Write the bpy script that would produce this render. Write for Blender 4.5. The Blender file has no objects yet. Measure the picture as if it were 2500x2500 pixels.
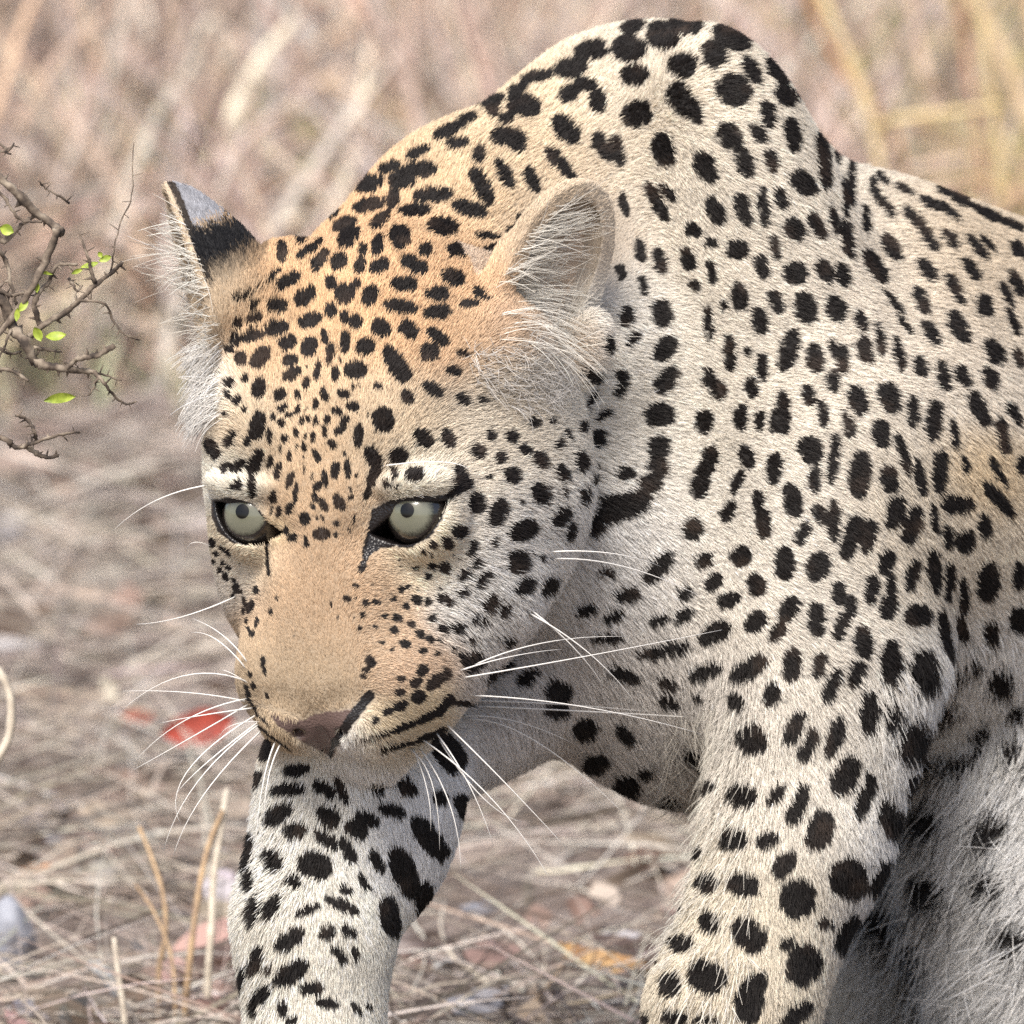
import bpy, bmesh, math, random, time
import numpy as np
from mathutils import Vector, Matrix, Quaternion
from mathutils.bvhtree import BVHTree

T0 = time.time()
rng = np.random.default_rng(11)
random.seed(11)
scene = bpy.context.scene
COL = scene.collection

# ------------------------------------------------------------------ camera
S = 0.00025                 # metres per modelling unit
D0 = 6.0                    # camera to head distance
PITCH = math.radians(9.0)
HEAD_Z = 0.353
FWD = np.array([0.0, math.cos(PITCH), -math.sin(PITCH)])
RIGHT = np.array([1.0, 0.0, 0.0])
UP = np.array([0.0, math.sin(PITCH), math.cos(PITCH)])
HEAD = np.array([0.0, 0.0, HEAD_Z])
CAM = HEAD - FWD * D0

cam_data = bpy.data.cameras.new("camera")
cam = bpy.data.objects.new("camera", cam_data)
COL.objects.link(cam)
scene.camera = cam
cam.matrix_world = Matrix(((RIGHT[0], UP[0], -FWD[0], CAM[0]),
                           (RIGHT[1], UP[1], -FWD[1], CAM[1]),
                           (RIGHT[2], UP[2], -FWD[2], CAM[2]),
                           (0, 0, 0, 1)))
cam_data.sensor_width = 36.0
cam_data.lens = 36.0 / (2.0 * (966 * S) / D0)
cam_data.clip_start = 0.1
cam_data.clip_end = 500.0
cam_data.dof.use_dof = True
cam_data.dof.focus_distance = D0 + 0.015
cam_data.dof.aperture_fstop = 13.5

# ------------------------------------------------------------------ light
SUN_ELEV = math.radians(54.0)
SUN_AZ = math.radians(-20.0)      # measured from the camera's side, towards its left
world = bpy.data.worlds.new("World")
scene.world = world
world.use_nodes = True
wn = world.node_tree.nodes
wl = world.node_tree.links
sky = wn.new("ShaderNodeTexSky")
sky.sky_type = 'NISHITA'
sky.sun_disc = False
sky.sun_elevation = SUN_ELEV
sun_dir = Vector((math.sin(SUN_AZ) * math.cos(SUN_ELEV), -math.cos(SUN_AZ) * math.cos(SUN_ELEV), math.sin(SUN_ELEV)))
sky.sun_rotation = math.atan2(sun_dir.x, sun_dir.y)
sky.air_density = 1.0
sky.dust_density = 4.0
sky.ozone_density = 1.0
wn["Background"].inputs["Strength"].default_value = 0.12
wl.new(sky.outputs[0], wn["Background"].inputs["Color"])
sun_data = bpy.data.lights.new("sun", 'SUN')
sun_data.energy = 2.8
sun_data.angle = math.radians(25.0)
sun_data.color = (1.0, 0.955, 0.89)
sun = bpy.data.objects.new("sun", sun_data)
COL.objects.link(sun)
sun.rotation_euler = sun_dir.to_track_quat('Z', 'Y').to_euler()
sun.location = (0, 0, 5)

scene.view_settings.view_transform = 'Standard'
scene.view_settings.look = 'None'
scene.view_settings.gamma = 1.0
scene.view_settings.exposure = 0.68
scene.cycles.max_bounces = 5
scene.cycles.use_denoising = False


# ------------------------------------------------------------------ helpers
def to_world(p):
    """modelling space (x right, y down, d away from the viewer, all in units of S) to metres, a rigid map"""
    p = np.asarray(p, float)
    x = (p[..., 0] - 966) * S
    y = (966 - p[..., 1]) * S
    d = p[..., 2] * S
    return HEAD + x[..., None] * RIGHT + y[..., None] * UP + d[..., None] * FWD


def dir_to_world(v):
    v = np.asarray(v, float)
    return v[..., 0:1] * RIGHT - v[..., 1:2] * UP + v[..., 2:3] * FWD


def picture(p):
    """where a point of the modelling space lands in the picture"""
    k = D0 / (D0 + p[..., 2] * S)
    return 966 + (p[..., 0] - 966) * k, 966 + (p[..., 1] - 966) * k


def tag(o, label=None, cat=None, group=None, kind=None):
    if label: o["label"] = label
    if cat: o["category"] = cat
    if group: o["group"] = group
    if kind: o["kind"] = kind
    return o


def link(o, parent=None):
    COL.objects.link(o)
    if parent is not None:
        o.parent = parent
    return o


def mesh_obj(name, verts, faces, mat=None, parent=None, smooth=True):
    me = bpy.data.meshes.new(name)
    me.from_pydata([tuple(v) for v in verts], [], [tuple(f) for f in faces])
    me.update()
    if smooth:
        me.polygons.foreach_set("use_smooth", np.ones(len(me.polygons), bool))
    if mat: me.materials.append(mat)
    return link(bpy.data.objects.new(name, me), parent)


def np_mesh(name, verts, quads, mat=None, parent=None, smooth=True):
    """big mesh from numpy arrays, faces all of one size"""
    me = bpy.data.meshes.new(name)
    n = quads.shape[1]
    me.vertices.add(len(verts))
    me.vertices.foreach_set("co", np.ascontiguousarray(verts, np.float32).ravel())
    me.loops.add(quads.size)
    me.loops.foreach_set("vertex_index", np.ascontiguousarray(quads, np.int32).ravel())
    me.polygons.add(len(quads))
    me.polygons.foreach_set("loop_start", np.arange(0, quads.size, n, dtype=np.int32))
    me.update(calc_edges=True)
    if smooth:
        me.polygons.foreach_set("use_smooth", np.ones(len(quads), bool))
    if mat: me.materials.append(mat)
    return link(bpy.data.objects.new(name, me), parent)


def new_mat(name):
    m = bpy.data.materials.new(name)
    m.use_nodes = True
    return m, m.node_tree.nodes, m.node_tree.links, m.node_tree.nodes["Principled BSDF"]


def vnoise(p, seed=0):
    """smooth value noise in -1..1 for an (n,3) array"""
    p = np.asarray(p, float)
    i = np.floor(p).astype(np.int64)
    f = p - i
    f = f * f * (3 - 2 * f)

    def h(ix, iy, iz):
        n = (ix * 374761393 + iy * 668265263 + iz * 2147483647 + seed * 974634777) & 0xffffffff
        n = ((n ^ (n >> 13)) * 1274126177) & 0xffffffff
        return ((n ^ (n >> 16)) & 0xffff) / 32767.5 - 1.0
    r = 0
    for a in (0, 1):
        for b in (0, 1):
            for c in (0, 1):
                w = (f[:, 0] if a else 1 - f[:, 0]) * (f[:, 1] if b else 1 - f[:, 1]) * (f[:, 2] if c else 1 - f[:, 2])
                r = r + w * h(i[:, 0] + a, i[:, 1] + b, i[:, 2] + c)
    return r

# ------------------------------------------------------------------ leopard: one continuous body grown from a smooth distance field
YAW = math.radians(22.0)
CY, SY = math.cos(YAW), math.sin(YAW)
EYE_X, EYE_Y = 612.0, 978.0


def hp(R, y, Z):
    """head frame: R sideways, y height (modelling units, down), Z towards where the face points"""
    return (EYE_X + R * CY - Z * SY, y, -(Z * CY + R * SY))


HX = np.array([CY, 0, -SY])     # head sideways axis in modelling space (x, y, d)
HY = np.array([0, 1.0, 0])
HZ = np.array([-SY, 0, -CY])
HEADAX = np.stack([HX, HY, HZ])


def rot_axes(base, rx=0, ry=0, rz=0):
    """turn a 3x3 row basis about its own axes, degrees"""
    m = Matrix.Rotation(math.radians(rz), 3, 'Z') @ Matrix.Rotation(math.radians(ry), 3, 'Y') @ Matrix.Rotation(math.radians(rx), 3, 'X')
    return np.array(m).T @ base


class Ell:
    def __init__(s, c, r, ax=None):
        s.c = np.array(c, float); s.r = np.array(r, float); s.ax = np.eye(3) if ax is None else ax
        e = np.sqrt(((s.ax * s.r[:, None]) ** 2).sum(0))
        s.lo, s.hi = s.c - e, s.c + e

    def f(s, X, Y, Z):
        x, y, z = X - s.c[0], Y - s.c[1], Z - s.c[2]
        a = s.ax
        u = (x * a[0, 0] + y * a[0, 1] + z * a[0, 2]) / s.r[0]
        v = (x * a[1, 0] + y * a[1, 1] + z * a[1, 2]) / s.r[1]
        w = (x * a[2, 0] + y * a[2, 1] + z * a[2, 2]) / s.r[2]
        k0 = np.sqrt(u * u + v * v + w * w)
        k1 = np.sqrt((u / s.r[0]) ** 2 + (v / s.r[1]) ** 2 + (w / s.r[2]) ** 2) + 1e-9
        return k0 * (k0 - 1) / k1


class Cone:
    """round cone from a (radius ra) to b (radius rb)"""
    def __init__(s, a, b, ra, rb):
        s.a, s.b, s.ra, s.rb = np.array(a, float), np.array(b, float), float(ra), float(rb)
        s.lo = np.minimum(s.a - ra, s.b - rb); s.hi = np.maximum(s.a + ra, s.b + rb)

    def f(s, X, Y, Z):
        ba = s.b - s.a
        x, y, z = X - s.a[0], Y - s.a[1], Z - s.a[2]
        t = np.clip((x * ba[0] + y * ba[1] + z * ba[2]) / (ba @ ba), 0, 1)
        dx, dy, dz = x - t * ba[0], y - t * ba[1], z - t * ba[2]
        return np.sqrt(dx * dx + dy * dy + dz * dz) - (s.ra + (s.rb - s.ra) * t)


class Ear:
    """a cupped ear: rounded spoon shell. axes: 0 across, 1 along (base to tip), 2 the way the cup opens"""
    def __init__(s, c, ax, w, l, depth, th, taper=0.0, curl=0.0, deep=0.0):
        s.curl, s.deep = curl, deep
        s.c, s.ax, s.w, s.l, s.dep, s.th, s.tp = np.array(c, float), ax, w, l, depth, th, taper
        m = max(w, l, depth) * 1.25
        s.lo, s.hi = s.c - m, s.c + m

    def f(s, X, Y, Z):
        x, y, z = X - s.c[0], Y - s.c[1], Z - s.c[2]
        a = s.ax
        u = x * a[0, 0] + y * a[0, 1] + z * a[0, 2]
        v = x * a[1, 0] + y * a[1, 1] + z * a[1, 2]
        w = x * a[2, 0] + y * a[2, 1] + z * a[2, 2]
        if s.deep: w = w / np.clip(1 - s.deep * v / s.l, 0.2, 2)
        u = u - s.curl * np.clip(v / s.l, 0, 1.2) ** 2
        u = u / np.clip(1 - s.tp * v / s.l, 0.25, 2)
        # bowl surface: ellipsoid shell (w<0 half), opening at w = 0
        def ell(r0, r1, r2):
            k0 = np.sqrt((u / r0) ** 2 + (v / r1) ** 2 + (w / r2) ** 2)
            k1 = np.sqrt((u / r0 ** 2) ** 2 + (v / r1 ** 2) ** 2 + (w / r2 ** 2) ** 2) + 1e-9
            return k0 * (k0 - 1) / k1
        o = ell(s.w, s.l, s.dep)
        i = ell(s.w - s.th, s.l - s.th, s.dep - s.th)
        return np.maximum(np.maximum(o, -i), w - s.th * 0.5)


class Almond:
    """eye opening: the lens between two arcs in the picture plane of the head, driven into the socket"""
    def __init__(s, c, ax, half, up, down, tilt, d0, d1):
        s.c, s.half, s.up, s.dn, s.d0, s.d1 = np.array(c, float), half, up, down, d0, d1
        s.ax = rot_axes(ax, rz=tilt)
        m = half + 40
        s.lo, s.hi = s.c - m, s.c + m

    def f(s, X, Y, Z):
        x, y, z = X - s.c[0], Y - s.c[1], Z - s.c[2]
        a = s.ax
        u = x * a[0, 0] + y * a[0, 1] + z * a[0, 2]
        v = x * a[1, 0] + y * a[1, 1] + z * a[1, 2]
        w = x * a[2, 0] + y * a[2, 1] + z * a[2, 2]
        t = np.clip(1 - (u / s.half) ** 2, -1.5, 1)
        e = np.maximum(-(v + s.up * t), v - s.dn * t)
        e = np.maximum(e, np.abs(u) - s.half)
        return np.maximum(e * 0.8, np.abs(w - (s.d0 + s.d1) / 2) - (s.d1 - s.d0) / 2)


EYE_L = np.array(hp(-166, 972, -58))     # eyeball centres
EYE_R = np.array(hp(171, 970, -58))
EYE_RAD = 64.0

OPS = []


def U(p, k=40): OPS.append((0, k, p))
def SUB(p, k=10): OPS.append((1, k, p))


def both(fn):
    for s in (-1, 1): fn(s)


# torso, receding to the viewer's far side
U(Cone((1600, 880, 900), (2450, 1060, 1750), 480, 560), 0)
U(Ell((2560, 1060, 1950), (430, 500, 430)), 120)
U(Cone((2850, 900, 2300), (3020, 1250, 2500), 75, 58), 90)
U(Cone((3020, 1250, 2500), (3060, 1850, 2520), 58, 46), 40)
U(Ell((1520, 880, 860), (330, 560, 330)), 100)
U(Cone((1640, 690, 960), (2000, 840, 1340), 392, 420), 60)
# neck and nape
U(Cone((820, 740, 570), (1330, 620, 960), 280, 400), 120)
U(Cone((745, 560, 540), (1190, 365, 900), 205, 330), 110)
U(Ell((900, 420, 640), (210, 200, 200)), 110)
U(Ell((1275, 372, 860), (285, 345, 260)), 110)
# shoulder blade humps
U(Ell((1400, 300, 640), (165, 290, 190), rot_axes(np.eye(3), rz=-20)), 90)
U(Ell((1490, 640, 620), (205, 430, 180), rot_axes(np.eye(3), rz=-14)), 80)
# near shoulder, upper arm, foreleg
U(Ell((1550, 1020, 570), (240, 400, 215), rot_axes(np.eye(3), rz=6)), 90)
U(Cone((1570, 1250, 560), (1510, 1600, 500), 215, 162), 90)
U(Cone((1510, 1600, 500), (1385, 1930, 440), 162, 150), 60)
U(Cone((1385, 1930, 440), (1340, 2190, 430), 150, 112), 60)
U(Ell((1325, 2265, 375), (120, 75, 160)), 60)
# throat and chest
U(Cone((960, 960, 600), (1280, 1060, 790), 220, 330), 110)
U(Ell((1240, 1170, 800), (310, 310, 270)), 110)
U(Ell((1310, 1330, 900), (230, 205, 250)), 80)
# far foreleg stepping forward under the chin
U(Cone((1100, 1210, 820), (790, 1430, 500), 170, 120), 70)
U(Ell((770, 1550, 380), (98, 215, 110), rot_axes(np.eye(3), rz=14)), 55)
U(Cone((640, 1470, 340), (590, 1760, 310), 160, 138), 70)
U(Cone((590, 1760, 310), (595, 2180, 300), 138, 122), 60)
U(Ell((590, 2262, 240), (120, 75, 160)), 50)
# belly and hind legs
U(Cone((1780, 1260, 1120), (2350, 1400, 1600), 200, 290), 110)
U(Ell((2050, 1640, 1090), (285, 420, 260)), 100)
U(Cone((2500, 1250, 1620), (2120, 1600, 1180), 330, 250), 90)
U(Cone((2020, 1900, 1120), (2090, 2120, 1230), 195, 105), 80)
U(Cone((2090, 2120, 1230), (2010, 2235, 1150), 100, 95), 60)
U(Ell((1990, 2268, 1090), (115, 70, 150)), 50)
U(Cone((1980, 1500, 1500), (1730, 1850, 1540), 220, 150), 80)
U(Cone((1730, 1850, 1540), (1790, 2090, 1600), 150, 100), 60)
U(Cone((1790, 2090, 1600), (1750, 2230, 1540), 98, 92), 60)
U(Ell((1735, 2262, 1480), (110, 70, 145)), 50)

# ---- head
U(Ell(hp(0, 720, -350), (255, 300, 290), HEADAX), 100)              # cranium
U(Ell(hp(0, 850, -150), (205, 200, 165), HEADAX), 90)               # forehead
U(Ell(hp(232, 690, -330), (95, 130, 140), HEADAX), 70)               # below the near ear
U(Ell((485, 650, 235), (88, 135, 120)), 60)                          # below the far ear
U(Ell((535, 565, 285), (90, 115, 110)), 90)
U(Ell((478, 800, 175), (92, 180, 130)), 70)
both(lambda s: U(Ell(hp(s * 205, 980, -290), (128, 215, 210), HEADAX), 80))      # cheek
both(lambda s: U(Ell(hp(s * 210, 880, -410), (148, 260, 165), HEADAX), 70))      # ruff
both(lambda s: U(Cone(hp(s * 175, 1120, -270), hp(s * 70, 1340, -200), 130, 95), 60))   # jaw
U(Cone(hp(0, 990, -90), hp(0, 1290, -85), 118, 125), 60)            # muzzle core
both(lambda s: U(Cone(hp(s * 40, 930, -60), hp(s * 58, 1285, -36), 72, 78), 40))  # broad flat bridge
both(lambda s: U(Cone(hp(s * 110, 1070, -150), hp(s * 125, 1270, -140), 90, 100), 60))  # side of the muzzle
both(lambda s: U(Ell(hp(s * 112, 1272, -130), (92, 114, 152), HEADAX), 45))        # whisker pads
both(lambda s: U(Ell(hp(s * 66, 1358, -64), (82, 64, 104), HEADAX), 30))           # lips in front
U(Cone(hp(-62, 1322, -36), hp(62, 1322, -36), 52, 52), 24)          # end of the bridge
U(Ell(hp(0, 1352, -40), (78, 40, 54), HEADAX), 16)                  # nose pad
U(Ell(hp(0, 1398, -205), (98, 74, 92), HEADAX), 22)                 # chin
both(lambda s: U(Ell(hp(s * 158, 922, -84), (92, 34, 52), rot_axes(HEADAX, rz=s * -6)), 40))   # brow
# eyes: lids over the balls, then the openings
for s, e in ((-1, EYE_L), (1, EYE_R)):
    SUB(Ell(e + HZ * 96 + HX * s * -30 + HY * 20, (90, 44, 44), rot_axes(HEADAX, rz=s * -30)), 50)
    U(Ell(e - HZ * 4 + HY * 4, (88, 82, 66), rot_axes(HEADAX, rz=s * -20)), 30)
    U(Ell(e + HZ * 34 - HY * 54, (82, 24, 46), rot_axes(HEADAX, rz=s * -8)), 20)
    SUB(Almond(e + HZ * 40 + HY * 6 + HX * s * -6, HEADAX, 82, 15, 50, s * -22, -90, 110), 6)
# philtrum, mouth and nostrils
SUB(Cone(hp(0, 1385, 14), hp(0, 1450, -60), 7, 8), 16)
both(lambda s: SUB(Cone(hp(s * 12, 1425, -60), hp(s * 140, 1395, -170), 11, 10), 18))
both(lambda s: SUB(Cone(hp(s * 150, 1380, -190), hp(s * 185, 1330, -260), 9, 9), 18))
both(lambda s: SUB(Cone(hp(s * 96, 1312, 14), hp(s * 44, 1380, 16), 9, 10), 14))

# ears
def ortho(along, opening):
    v = np.array(along, float); v /= np.linalg.norm(v)
    w = np.array(opening, float); w -= v * (w @ v); w /= np.linalg.norm(w)
    return np.stack([np.cross(v, w), v, w])


EAR_R_C, EAR_R_AX = np.array((1030, 540, 285.0)), ortho((0.42, -0.90, 0.15), (0.60, 0.25, -0.76))
U(Ear(EAR_R_C, EAR_R_AX, 122, 224, 76, 30, -0.12), 22)
EAR_L_C, EAR_L_AX = np.array((362, 515, 190.0)), ortho((-0.30, -0.95, 0.0), (-0.93, 0.25, -0.14))
U(Ear(EAR_L_C, EAR_L_AX, 100, 182, 136, 17, 0.46, 0.0, 0.38), 26)
U(Cone((965, 470, 245), (872, 648, 165), 26, 24), 24)
U(Ell((1108, 655, 318), (42, 78, 36), rot_axes(np.eye(3), rz=18)), 24)


def axis_nodes(lo, hi, parts, coarse):
    """grid coordinates: fine inside parts (a, b, step), coarse elsewhere"""
    out = [lo]
    while out[-1] < hi:
        x = out[-1]
        st = coarse
        for a, b, q in parts:
            if a - coarse <= x < b: st = min(st, q)
        out.append(x + st)
    return np.array(out, np.float32)


FINE = globals().get('FINE', 4.0)
COARSE = globals().get('COARSE', 11.0)
GX = np.concatenate([axis_nodes(230, 2100, [(300, 1190, FINE)], COARSE), np.arange(2122, 3260, 18, dtype=np.float32)])
GY = axis_nodes(-20, 2345, [(320, 1480, FINE)], COARSE)
GZ = np.concatenate([axis_nodes(-190, 1600, [(-130, 420, FINE)], COARSE * 1.1), np.arange(1626, 2900, 20, dtype=np.float32)])


def grow():
    F = np.full((len(GX), len(GY), len(GZ)), 1e3, np.float32)
    for op, k, p in OPS:
        pad = k + 40
        s = []
        for g, a, b in zip((GX, GY, GZ), p.lo, p.hi):
            i0 = max(np.searchsorted(g, a - pad) - 1, 0)
            i1 = min(np.searchsorted(g, b + pad) + 1, len(g))
            s.append((i0, i1))
        if any(b <= a for a, b in s): continue
        sl = tuple(slice(a, b) for a, b in s)
        X = GX[sl[0]][:, None, None]; Y = GY[sl[1]][None, :, None]; Z = GZ[sl[2]][None, None, :]
        d = p.f(X, Y, Z).astype(np.float32)
        A = F[sl]
        if op == 0:
            if k <= 0: F[sl] = np.minimum(A, d)
            else:
                h = np.maximum(k - np.abs(A - d), 0) / k
                F[sl] = np.minimum(A, d) - h * h * k * 0.25
        else:
            d = -d
            h = np.maximum(k - np.abs(A - d), 0) / k
            F[sl] = np.maximum(A, d) + h * h * k * 0.25
    return F


def surface_nets(F):
    nx, ny, nz = F.shape
    ins = F < 0
    # cells that hold a sign change
    c = ins[:-1, :-1, :-1].astype(np.int8)
    tot = np.zeros((nx - 1, ny - 1, nz - 1), np.int8)
    for a in (0, 1):
        for b in (0, 1):
            for e in (0, 1):
                tot += ins[a:nx - 1 + a, b:ny - 1 + b, e:nz - 1 + e]
    act = (tot > 0) & (tot < 8)
    I, J, K = np.nonzero(act)
    idx = np.full(act.shape, -1, np.int32)
    idx[I, J, K] = np.arange(len(I))
    acc = np.zeros((len(I), 3)); cnt = np.zeros(len(I))
    G = (GX, GY, GZ)
    for axis in range(3):
        o = [0, 0, 0]; o[axis] = 1
        others = [q for q in range(3) if q != axis]
        for u in (0, 1):
            for v in (0, 1):
                b = [0, 0, 0]; b[others[0]] = u; b[others[1]] = v
                i0, j0, k0 = I + b[0], J + b[1], K + b[2]
                f0 = F[i0, j0, k0]; f1 = F[i0 + o[0], j0 + o[1], k0 + o[2]]
                m = (f0 < 0) != (f1 < 0)
                t = np.where(m, f0 / np.where(m, f0 - f1, 1), 0)
                p = np.stack([GX[i0], GY[j0], GZ[k0]], 1).astype(float)
                ii = (i0, j0, k0)[axis]
                p[:, axis] += t * (G[axis][ii + 1] - G[axis][ii])
                acc[m] += p[m]; cnt[m] += 1
    V = acc / cnt[:, None]
    quads = []
    for axis in range(3):
        a1, a2 = [(1, 2), (2, 0), (0, 1)][axis]
        sl0 = [slice(1, n - 1) for n in F.shape]; sl1 = list(sl0)
        sl0[axis] = slice(0, F.shape[axis] - 1); sl1[axis] = slice(1, F.shape[axis])
        A, B = ins[tuple(sl0)], ins[tuple(sl1)]
        for flip in (0, 1):
            m = (A & ~B) if not flip else (~A & B)
            e = np.stack(np.nonzero(m), 1)
            off = np.ones(3, int); off[axis] = 0
            e = e + off
            q = []
            for du, dv in ((-1, -1), (0, -1), (0, 0), (-1, 0)):
                w = e.copy(); w[:, a1] += du; w[:, a2] += dv
                q.append(idx[w[:, 0], w[:, 1], w[:, 2]])
            q = np.stack(q, 1)
            quads.append(q[:, ::-1] if flip else q)
    Q = np.concatenate(quads)
    # modelling space is mirrored (y down, d away keeps it right-handed), so no extra flip is needed
    return V, Q


FIELD = grow()
BV, BQ = surface_nets(FIELD)
del FIELD


def relax(V, Q, n, lam=0.5):
    """light Laplacian smoothing to remove the grid's stair steps"""
    e = np.concatenate([Q[:, [0, 1]], Q[:, [1, 2]], Q[:, [2, 3]], Q[:, [3, 0]]])
    e = np.concatenate([e, e[:, ::-1]])
    deg = np.bincount(e[:, 0], minlength=len(V)).astype(float)[:, None]
    for i in range(n):
        acc = np.stack([np.bincount(e[:, 0], V[e[:, 1], q], minlength=len(V)) for q in range(3)], 1)
        V = V + (lam if i % 2 == 0 else -lam * 1.02) * (acc / deg - V)
    return V


BV = relax(BV, BQ, 4)
n1 = np.cross(BV[BQ[:, 2]] - BV[BQ[:, 0]], BV[BQ[:, 3]] - BV[BQ[:, 1]])
BN = np.stack([np.bincount(BQ.ravel(), np.repeat(n1[:, q], 4), minlength=len(BV)) for q in range(3)], 1)
BN /= np.linalg.norm(BN, axis=1)[:, None] + 1e-12
print('body', len(BV), 'verts', round(time.time() - T0, 1), 's')

# ------------------------------------------------------------------ coat markings as read off the animal, and one painted shadow under the jaw: x y half-length half-width angle
SPOT_SHEETS = []      # (x offset, y offset, scale, text)
SPOT_SHEETS.append((400, 900, 1100 / 1932, """
548 20 42 25 -35;655 20 28 14 90;825 12 45 28 0;1020 12 50 25 20;1240 8 35 20 20;285 50 18 15 0;345 38 18 12 60;275 110 22 14 80
312 130 22 15 -50;405 80 45 30 100;498 110 32 25 -20;610 60 28 14 100;575 110 25 15 70;650 150 25 12 100;690 110 35 16 75;770 105 30 18 10
735 20 35 18 90;920 72 22 14 20;1045 118 32 25 60;1150 88 50 26 30;1280 130 35 24 45;1370 130 28 16 20;210 155 20 16 -40;345 170 14 10 80
262 190 12 10 0;508 165 28 16 -40;575 175 24 12 -60;505 230 20 14 30;540 195 20 12 0;470 205 16 12 90;650 220 20 10 90;700 215 20 12 80
745 180 28 18 20;810 160 30 20 15;775 220 26 18 -30;620 215 16 10 70;590 220 18 10 90;400 240 65 33 105;360 305 25 16 110;285 295 40 18 -65
215 330 40 26 70;235 365 25 16 -50;450 285 38 12 85;520 295 18 16 0;570 270 22 14 80;600 330 24 10 80;640 290 26 12 95;690 265 28 10 90
720 320 26 18 40;755 260 28 18 -20;835 285 55 20 95;940 215 55 48 90;1112 295 50 32 50;1218 298 48 30 60;1345 355 35 30 45;1400 285 28 20 60
1490 290 30 24 20;1440 385 30 22 60;1545 350 32 22 30;1585 225 28 24 45;1660 225 18 12 60;1690 320 22 15 70;1725 285 28 12 70;1610 395 38 28 70
1490 462 36 35 0;1390 462 14 10 0;1695 445 42 26 75;1770 385 30 20 80;1605 540 50 38 60;1700 530 20 14 60;1780 540 40 20 100;1530 572 14 10 0
1685 635 50 32 -55;1725 700 40 20 100;1430 615 65 35 110;1535 690 65 42 -25;1420 745 22 14 100;1325 770 35 20 110;1510 828 48 46 0;1610 805 20 10 80
1345 830 26 18 110;1535 930 48 32 -40;1635 930 50 28 -50;1290 885 36 22 -35;1370 900 45 26 -50;1205 852 30 26 45;1150 840 20 15 30;1395 1000 42 26 -55
1455 1020 32 20 -50;1200 985 30 20 0;1285 960 32 14 -35;1325 1065 32 15 -65;1370 1075 25 14 -60;1255 1115 28 26 0;1085 990 24 20 20;1130 1000 18 16 0
1150 1070 20 16 30;1020 945 18 14 0;1048 935 14 12 0;1130 890 18 14 0;1080 850 14 10 0;1225 1010 22 14 -40;1195 1115 28 16 30;1100 1135 22 16 30
1140 1160 20 14 20;1060 1095 20 14 20;1000 1070 24 16 20;945 1060 14 12 0;985 1120 20 16 10;1035 1180 26 18 10;935 1175 10 8 0;980 1205 8 8 0
1110 1210 16 12 0;1180 1165 14 10 0;1230 1200 14 8 90;1260 1230 22 8 100;1310 1155 20 10 100;1170 1225 12 8 0;905 1105 12 9 0;840 1110 12 8 0
850 1055 14 10 45;865 1005 16 14 45;910 1000 18 12 20;1040 1020 18 12 20;985 985 14 12 0;825 930 14 10 0;785 985 20 12 30;1265 695 36 30 40
1215 740 28 22 60;1160 755 20 14 0;1110 780 10 10 0;1005 370 42 36 0;1080 455 38 22 -10;990 445 30 15 60;960 490 20 15 0;1005 497 14 8 0
1270 460 45 32 80;1265 505 60 26 -20;1340 575 50 38 80;895 380 55 32 65;900 450 60 22 110;870 530 35 14 110;390 400 65 28 110;375 500 45 18 85
265 425 38 18 115;318 415 42 22 -50;315 490 22 16 60;290 500 14 8 20;455 400 30 14 100;490 435 38 15 100;540 370 26 10 90;540 475 40 14 105
470 545 32 14 100;565 530 45 10 95;655 370 32 14 60;690 470 38 14 80;735 435 40 20 100;788 430 45 14 85;660 500 28 14 -50;650 550 24 12 70
685 580 32 15 70;750 570 40 22 60;800 550 14 10 0;540 595 30 14 110;495 610 28 14 90;605 640 28 22 80;640 590 20 10 60;740 660 14 12 0
675 705 40 26 0;735 712 12 10 80;525 690 18 14 90;555 720 18 20 90;610 740 26 10 80;210 745 20 18 60;265 780 35 12 35;275 850 12 10 0
310 940 22 16 80;265 890 22 14 70;345 1000 28 10 70;395 950 20 10 80;370 1020 30 14 110;400 1085 24 8 100;380 1135 16 10 70;485 980 12 5 90
460 1040 14 6 90;425 1255 26 10 85;432 1295 16 7 85;885 1255 28 20 60;870 1290 18 14 0;855 1318 14 10 0;370 1310 14 8 70;385 1355 14 10 60
360 1380 30 10 70;440 1400 16 6 80;1108 1292 28 26 0;1015 1328 20 16 0;1080 1345 30 20 -30;1010 1385 24 18 0;1090 1405 32 28 -45;1165 1340 50 26 -40
1210 1310 28 22 -50;1015 1445 34 20 -30;960 1470 24 16 -30;905 1508 18 14 -20;225 790 14 10 40;252 832 13 8 60;300 905 13 8 70;330 958 13 8 60;342 1040 15 7 80;354 1082 13 7 80;366 1112 12 6 80;240 862 14 9 60;216 822 13 9 60;300 975 13 8 70;1310 1255 52 40 -40;1430 1300 75 32 -25
1560 1330 55 30 -35;1690 1390 65 50 30;1680 1470 60 35 0;1465 1155 22 20 0
"""))
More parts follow.
